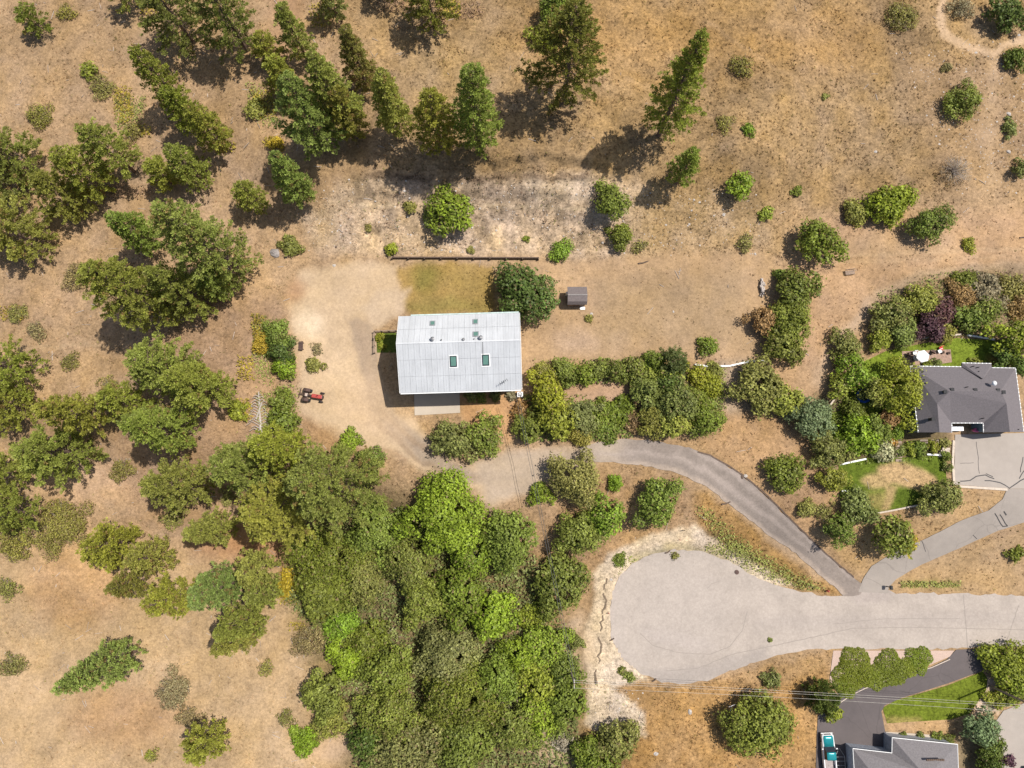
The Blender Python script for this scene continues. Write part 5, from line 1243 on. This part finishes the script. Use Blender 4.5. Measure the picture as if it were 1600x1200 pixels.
D 1410 608 45 6.5|lime|large yellow-green tree overhanging the grey roof
D 1372 612 26 5.5|dark|dark tree casting shade in the back garden
D 1335 640 20 2.4|green|small tree in the shaded back garden
D 1322 538 28 3.2|khaki|dull green bushy tree at the end of the dirt lane
D 1378 530 20 2.8|lime|small lime tree at the left of the garden wall
D 1345 793 30 2.8|dark|dark spreading shrub-tree below the front lawn
S 1262 795 16 1.4|khaki|small dull bush on the dry verge below the driveway curve
D 1316 828 27 4.6|green|green tree with long shadow by the driveway verge
D 1402 836 34 5.4|green|green tree turning yellow beside the neighbour driveway
S 1420 850 18 2.6|yellow|bright yellow bush at the neighbour driveway
D 1475 778 30 4.0|dark|dark conical tree at the lower corner of the front lawn
S 1483 730 8 1.4|dark|narrow hedge shrub along the front lawn, lower
S 1481 712 8 1.4|green|narrow hedge shrub along the front lawn, upper
S 1437 700 14 1.6|green|garden bush under the planter boxes, middle
S 1424 702 11 1.4|lime|lime garden bush under the planter boxes, left
S 1460 697 10 1.4|lime|yellow garden bush under the planter boxes, right
S 1478 692 9 1.2|khaki|garden bush beside the kerb of the parking pad
S 1410 704 9 1.0|grey|lavender-grey shrub beside the timber garden steps
D 1440 468 30 3.8|olive|feathery olive shrub at the upper left of the rear garden
D 1398 492 32 4.2|dark|dark tree at the left of the rear garden
D 1412 520 24 3.4|dark|dark lower tree at the left of the rear garden
D 1455 512 26 3.0|purple|purple-leaved shrub in the rear garden
D 1472 488 24 3.0|purple|purple-leaved shrub in the rear garden, upper
S 1505 460 26 2.0|brown|reddish brown bush in the rear garden
S 1510 438 22 1.6|green|green bush at the top of the rear garden
S 1545 455 32 1.4|sage|sprawling grey-green scrub at the right of the rear garden
D 1520 495 26 3.0|green|green bush right of the purple shrubs
D 1548 482 24 2.8|dark|dark leaning shrub in the rear garden
S 1482 520 16 1.6|khaki|olive bush along the rear garden wall
D 1588 525 36 5.5|lime|yellow-green tree at the right edge behind the house
D 1568 552 22 3.6|deep|dark tree shading the right end of the back lawn
D 1595 570 20 3.6|deep|dark tree at the right edge above the roof
S 1600 480 24 2.0|brown|brown scrub at the right edge of the rear garden
S 1590 448 24 1.6|khaki|dull scrub at the right edge above the rear garden
S 1525 566 9 1.0|dark|small dark bush against the rear wall of the house
S 1464 568 11 1.0|dark|dark bush between pavers and roof, right
S 1450 570 9 1.0|green|green bush between pavers and roof, left
B 1290 800 18 1.2|khaki|dry scrub on the verge left of the dark shrub-tree
M 1337 1047 31 .55|mat|juniper mat on the pink gravel, left and largest
M 1394 1046 27 .55|mat|juniper mat on the pink gravel, middle
M 1437 1031 20 .5|mat|juniper mat on the pink gravel, right and smallest
M 1366 1057 19 .45|mat|juniper mat bridging the left and middle mats on the pink gravel
M 1322 1073 17 .4|mat|juniper mat below the largest mat by the pale kerb
M 1418 1043 15 .4|mat|small juniper mat between the middle and right mats
C 1289 1092 25 5.0|deep|dark cone-shaped cypress left of the dark driveway
D 1300 1112 16 3.0|lime|yellow-green bush under the cypress by the driveway
D 1580 1040 40 4.0|lime|large lime-green shrub at the lower right street corner
D 1596 1072 30 3.6|lime|lime-green shrub under the pole at the right edge
S 1562 1092 18 1.6|lime|low lime shrub beside the curved pavement
D 1538 1138 28 4.6|spruce|blue-green tree right of the pale-roofed house
D 1553 1172 22 3.8|deep|deep green shrub at the edge of the curved pavement, bottom
D 1548 1198 22 3.6|deep|deep green shrub clipped by the bottom edge
D 1207 1062 16 1.6|grey|grey-green small bush under the wires left of the cypress
S 1413 1150 6 .7|green|ball shrub in the house bed, leftmost
S 1439 1152 7 .7|dark|ball shrub in the house bed, middle
S 1466 1154 9 .8|green|ball shrub in the house bed, right
S 1485 1156 9 .7|green|ball shrub in the house bed, far right
S 1578 1190 9 .9|purple|purple flowering shrub at the bottom right pavement
S 1590 866 13 1.2|green|single bush on the dry verge at the right edge
S 735 619 10 1.0|dark|shaded bush under the barn eave, left
S 752 620 9 1.0|dark|shaded bush under the barn eave, middle
S 775 619 10 1.0|grey|shaded grey bush under the barn eave, right
S 798 617 9 1.1|sage|pale bush at the lower right barn corner
S 592 527 8 .8|lime|lime bush in the fenced bed, upper
S 597 541 6 .6|lime|lime bush in the fenced bed, lower
S 1203 1000 3 .3|dark|tiny weed growing in the street
B 1055 868 7 .5|khaki|weed tuft on the upper rim of the cul-de-sac
S 985 1058 9 .8|dark|small dark bush on the pale soil below the cul-de-sac
S 972 1048 7 .7|dark|dark weed on the pale soil below the cul-de-sac
S 968 874 12 .6|green|low green weeds at the upper left rim of the cul-de-sac
"""
seen = set()
TREES = []
for ln in VEG.strip().split('\n'):
    a, pal, label = ln.split('|'); a = a.split(); nums = [float(x) for x in a[1:]]
    assert label not in seen, label
    seen.add(label); q = plant(a[0], nums, pal, label); TREES.append((a[0], nums))

# ------------------------------------------------------------------ uncountable cover: grass, weeds, forest floor, stones
def scatter(n, polys=None):
    if polys is None: u = rng.uniform(-30, 1630, n); v = rng.uniform(-30, 1230, n)
    else:
        U_, V_ = [], []; 
        ar = [abs(sum(p[i][0]*p[(i+1) % len(p)][1]-p[(i+1) % len(p)][0]*p[i][1] for i in range(len(p))))/2 for p in polys]
        for p, a in zip(polys, ar):
            k = int(n*a/sum(ar))*2; pp = np.array(p); uu = rng.uniform(pp[:, 0].min(), pp[:, 0].max(), k*2); vv = rng.uniform(pp[:, 1].min(), pp[:, 1].max(), k*2)
            m = sdist(p, uu, vv) > rng.normal(0, 5, k*2); uu, vv = uu[m][:k//2], vv[m][:k//2]; U_.append(uu); V_.append(vv)
        u = np.concatenate(U_); v = np.concatenate(V_)
    x, y, z = Aarr(u, v); return u, v, x, y, z
def buildings(u, v):
    m = np.zeros(u.shape, bool)
    for p in ([(618,488),(815,486),(818,612),(626,616)], [(884,446),(920,446),(920,480),(880,480)], [(1412,566),(1601,566),(1601,690),(1412,690)], [(1326,1148),(1500,1148),(1500,1260),(1326,1260)], [(608,400),(845,400),(845,408),(608,408)]): m |= sdist(p, u, v) > -2
    return m
LAWNP = [[(1330,560),(1600,525),(1600,580),(1330,650)], [(1312,725),(1482,710),(1480,785),(1340,805)], [(1312,1098),(1455,1036),(1400,1056)], [(1379,1106),(1543,1045),(1515,1115),(1386,1130)]]
u, v, x, y, z = scatter(125000); g = ground_col(x, y); yard = sdist(YARD, u, v) > 0
keep = (rng.random(len(u)) < np.clip(g[:, 3]-.22, 0, 1)*np.clip(2.6*fbm(x*.28, y*.28, 4)-.55, .12, 1.6)) & ~in_paved(u, v, -3) & ~buildings(u, v) & ~yard
for p in LAWNP: keep &= sdist(p, u, v) < 0
x, y, z, g, u, v = x[keep], y[keep], z[keep], g[keep], u[keep], v[keep]; n = len(x)
def blades(x, y, z, hgt_, wid, nb, cols, name, jitc=.3):
    n = len(x); m = n*nb; c = np.repeat(np.stack([x, y, z-.03], -1), nb, 0); d = rng.normal(size=(m, 3)); d[:, 2] = np.abs(d[:, 2])+.55; d /= np.linalg.norm(d, axis=1, keepdims=True)
    L = np.repeat(hgt_, nb)*rng.uniform(.6, 1.2, m); s = np.cross(d, rng.normal(size=(m, 3))); s /= np.linalg.norm(s, axis=1, keepdims=True); wd = np.repeat(wid, nb)[:, None]
    off = rng.normal(size=(m, 3))*np.array([.07, .07, 0]); c = c+off
    V3 = np.stack([c-s*wd*.5, c+s*wd*.5, c+d*L[:, None]], 1).reshape(-1, 3)
    a = np.concatenate([np.repeat(cols, nb, 0)*rng.uniform(1-jitc, 1+jitc, (m, 1)), np.ones((m, 1))], 1)
    me = raw_mesh(name, V3, np.arange(3*m).reshape(m, 3), None, False, {'bladecol': ('FLOAT_COLOR', np.repeat(np.clip(a, 0, .7), 3, 0))}); return me
bm_, t_, b_ = newmat('grass_blades'); at_ = t_.nodes.new('ShaderNodeAttribute'); at_.attribute_name = 'bladecol'
t_.links.new(at_.outputs['Color'], b_.inputs['Base Color']); b_.inputs['Roughness'].default_value = .9; b_.inputs['Specular IOR Level'].default_value = .1
cc_ = g[:, :3]*rng.uniform(.75, 1.5, (n, 1)); gm = rng.random(n) < .12; cc_[gm] = cc_[gm]*np.array([.65, .85, .5]); gm = rng.random(n) < .14; cc_[gm] = cc_[gm]*np.array([.6, .52, .5])
me = blades(x, y, z, rng.uniform(.12, .38, n)*(.6+.7*g[:, 3]), rng.uniform(.07, .15, n), 5, cc_, 'dry_grass'); me.materials.append(bm_)
o = inst('dry_grass', me); tag(o, 'dry straw-coloured grass tufts covering the slopes and meadows', 'grass', kind='stuff')
def cover(name, label, polys, n, hmax, pal, leaf, cat):
    u, v, x, y, z = scatter(n, polys); k = ~in_paved(u, v, -2) & ~buildings(u, v); x, y, z = x[k], y[k], z[k]; m = len(x)
    hh = hmax*np.clip(fbm(x*.45, y*.45, 3)*2-.45, .05, 1); c = np.stack([x, y, z+.06+hh*rng.uniform(.5, 1, m)], -1)
    nr = rng.normal(size=(m, 3))*.5+np.array([0, 0, .9]); vv, ff = leaf_quads(c, nr, rng.uniform(.7, 1.3, m)*leaf)
    o = set_obj(name, vv, ff, tints(m, 3, .5, 1.4, .03, .7+.6*fbm(x*.3+9, y*.3, 2)), LEAF, None, PAL[pal]); tag(o, label, cat, kind='stuff')
FOREST = [[(520,800),(600,790),(860,880),(870,960),(900,1020),(905,1110),(900,1230),(570,1230),(545,1130),(520,1010),(450,930),(460,850)]]
cover('forest_undergrowth', 'tangled green undergrowth between the trees of the lower forest', FOREST, 24000, 1.2, 'dark', .3, 'undergrowth')
cover('weeds', 'yellow-green weeds along the tree edges and gully banks', [[(395,490),(425,500),(430,600),(400,590)], [(400,620),(460,600),(470,700),(420,700)], [(1100,855),(1150,845),(1290,920),(1245,922)], [(1405,907),(1500,908),(1500,918),(1405,918)], [(960,880),(990,868),(1000,876),(968,905)], [(440,900),(520,960),(560,1000),(520,1010),(440,930)], [(180,150),(230,150),(215,215),(180,200)], [(385,130),(435,150),(430,200),(395,180)], [(1075,575),(1135,575),(1130,660),(1080,640)], [(1085,790),(1110,800),(1180,870),(1150,875)]], 9000, .45, 'olive', .19, 'weeds')
cover('garden_planting', 'mixed low planting between the garden shrubs around the grey-roofed house', [[(1290,640),(1330,600),(1390,650),(1410,690),(1480,690),(1480,712),(1310,725)], [(1370,460),(1500,420),(1600,440),(1600,525),(1480,522),(1400,535)], [(1250,640),(1300,640),(1310,780),(1270,720)]], 4500, .6, 'green', .22, 'planting')
cover('hedge_undergrowth', 'low green growth under the hedge row and driveway grove', [[(835,570),(1060,560),(1080,590),(1000,600),(840,600)], [(1000,600),(1130,600),(1125,670),(1000,680)], [(815,615),(990,635),(985,685),(815,690)]], 9000, .8, 'green', .24, 'undergrowth')
cover('sumac_patches', 'small yellowing scrub patches scattered at the pine edges on the left', [ell(195,165,16,30), ell(225,205,14,10), ell(415,165,20,22), ell(425,225,14,10), ell(20,490,20,12), ell(405,505,12,14), ell(385,575,14,20), ell(380,640,16,18), ell(450,925,16,20), ell(465,978,14,7), ell(240,5,25,20), ell(500,25,16,20), ell(700,15,20,16), ell(350,230,20,10)], 3200, .8, 'yellow', .22, 'scrub')
cover('brown_scrub', 'reddish brown dead scrub beside the pines at the top', [ell(735,18,22,14), ell(680,30,20,20), ell(620,10,30,10), ell(180,300,60,12), ell(300,470,60,20)], 2000, .6, 'brown', .2, 'scrub')
u, v, x, y, z = scatter(2200); k = ~in_paved(u, v, -3) & ~buildings(u, v) & (sdist(YARD, u, v) < -8) & (rng.random(len(u)) < np.where(u < 640, .55, .12)); x, y, z = x[k], y[k], z[k]
m = MB()
for i2 in range(len(x)):
    a = random.uniform(0, 6.28); L = random.uniform(.3, 1.5); c0 = Vector((x[i2], y[i2], z[i2]+.06)); m.tube([c0, c0+Vector((math.cos(a)*L, math.sin(a)*L, .05))], random.uniform(.02, .045), 3, cap=False)
tag(m.obj('fallen_twigs', DEADW), 'fallen grey twigs and sticks scattered under the pines', 'twigs', kind='stuff')
# stones
polys = [[(500,280),(1190,300),(1190,398),(610,400),(480,390)], [(918,1060),(905,1000),(925,895),(1005,838),(1085,820),(1240,915),(1100,880),(965,930),(1010,1110),(950,1160)], [(1400,80),(1610,60),(1610,310),(1500,300)], [(640,612),(815,625),(815,630),(720,632)]]
u, v, x, y, z = scatter(1700, polys); k = ~in_paved(u, v, -2); x, y, z = x[k], y[k], z[k]; m = len(x)
oc = np.array([(1, 0, 0), (0, 1, 0), (-1, 0, 0), (0, -1, 0), (0, 0, .8)], float); of = np.array([(0, 1, 4), (1, 2, 4), (2, 3, 4), (3, 0, 4)])
s = rng.gamma(2, .028, m)[:, None, None]+.03; an = rng.uniform(0, 6.28, m); vv = oc[None]*rng.uniform(.7, 1.3, (m, 5, 1))*s
vx = vv[..., 0]*np.cos(an)[:, None]-vv[..., 1]*np.sin(an)[:, None]; vy = vv[..., 0]*np.sin(an)[:, None]+vv[..., 1]*np.cos(an)[:, None]
vv = np.stack([vx+x[:, None], vy+y[:, None], vv[..., 2]+z[:, None]-.01], -1).reshape(-1, 3); ff = (of[None]+np.arange(m)[:, None, None]*5).reshape(-1, 3)
tag(inst('loose_stones', raw_mesh('loose_stones', vv, ff, STONE)), 'loose pale stones strewn over the bare bank and disturbed soil', 'stones', kind='stuff')
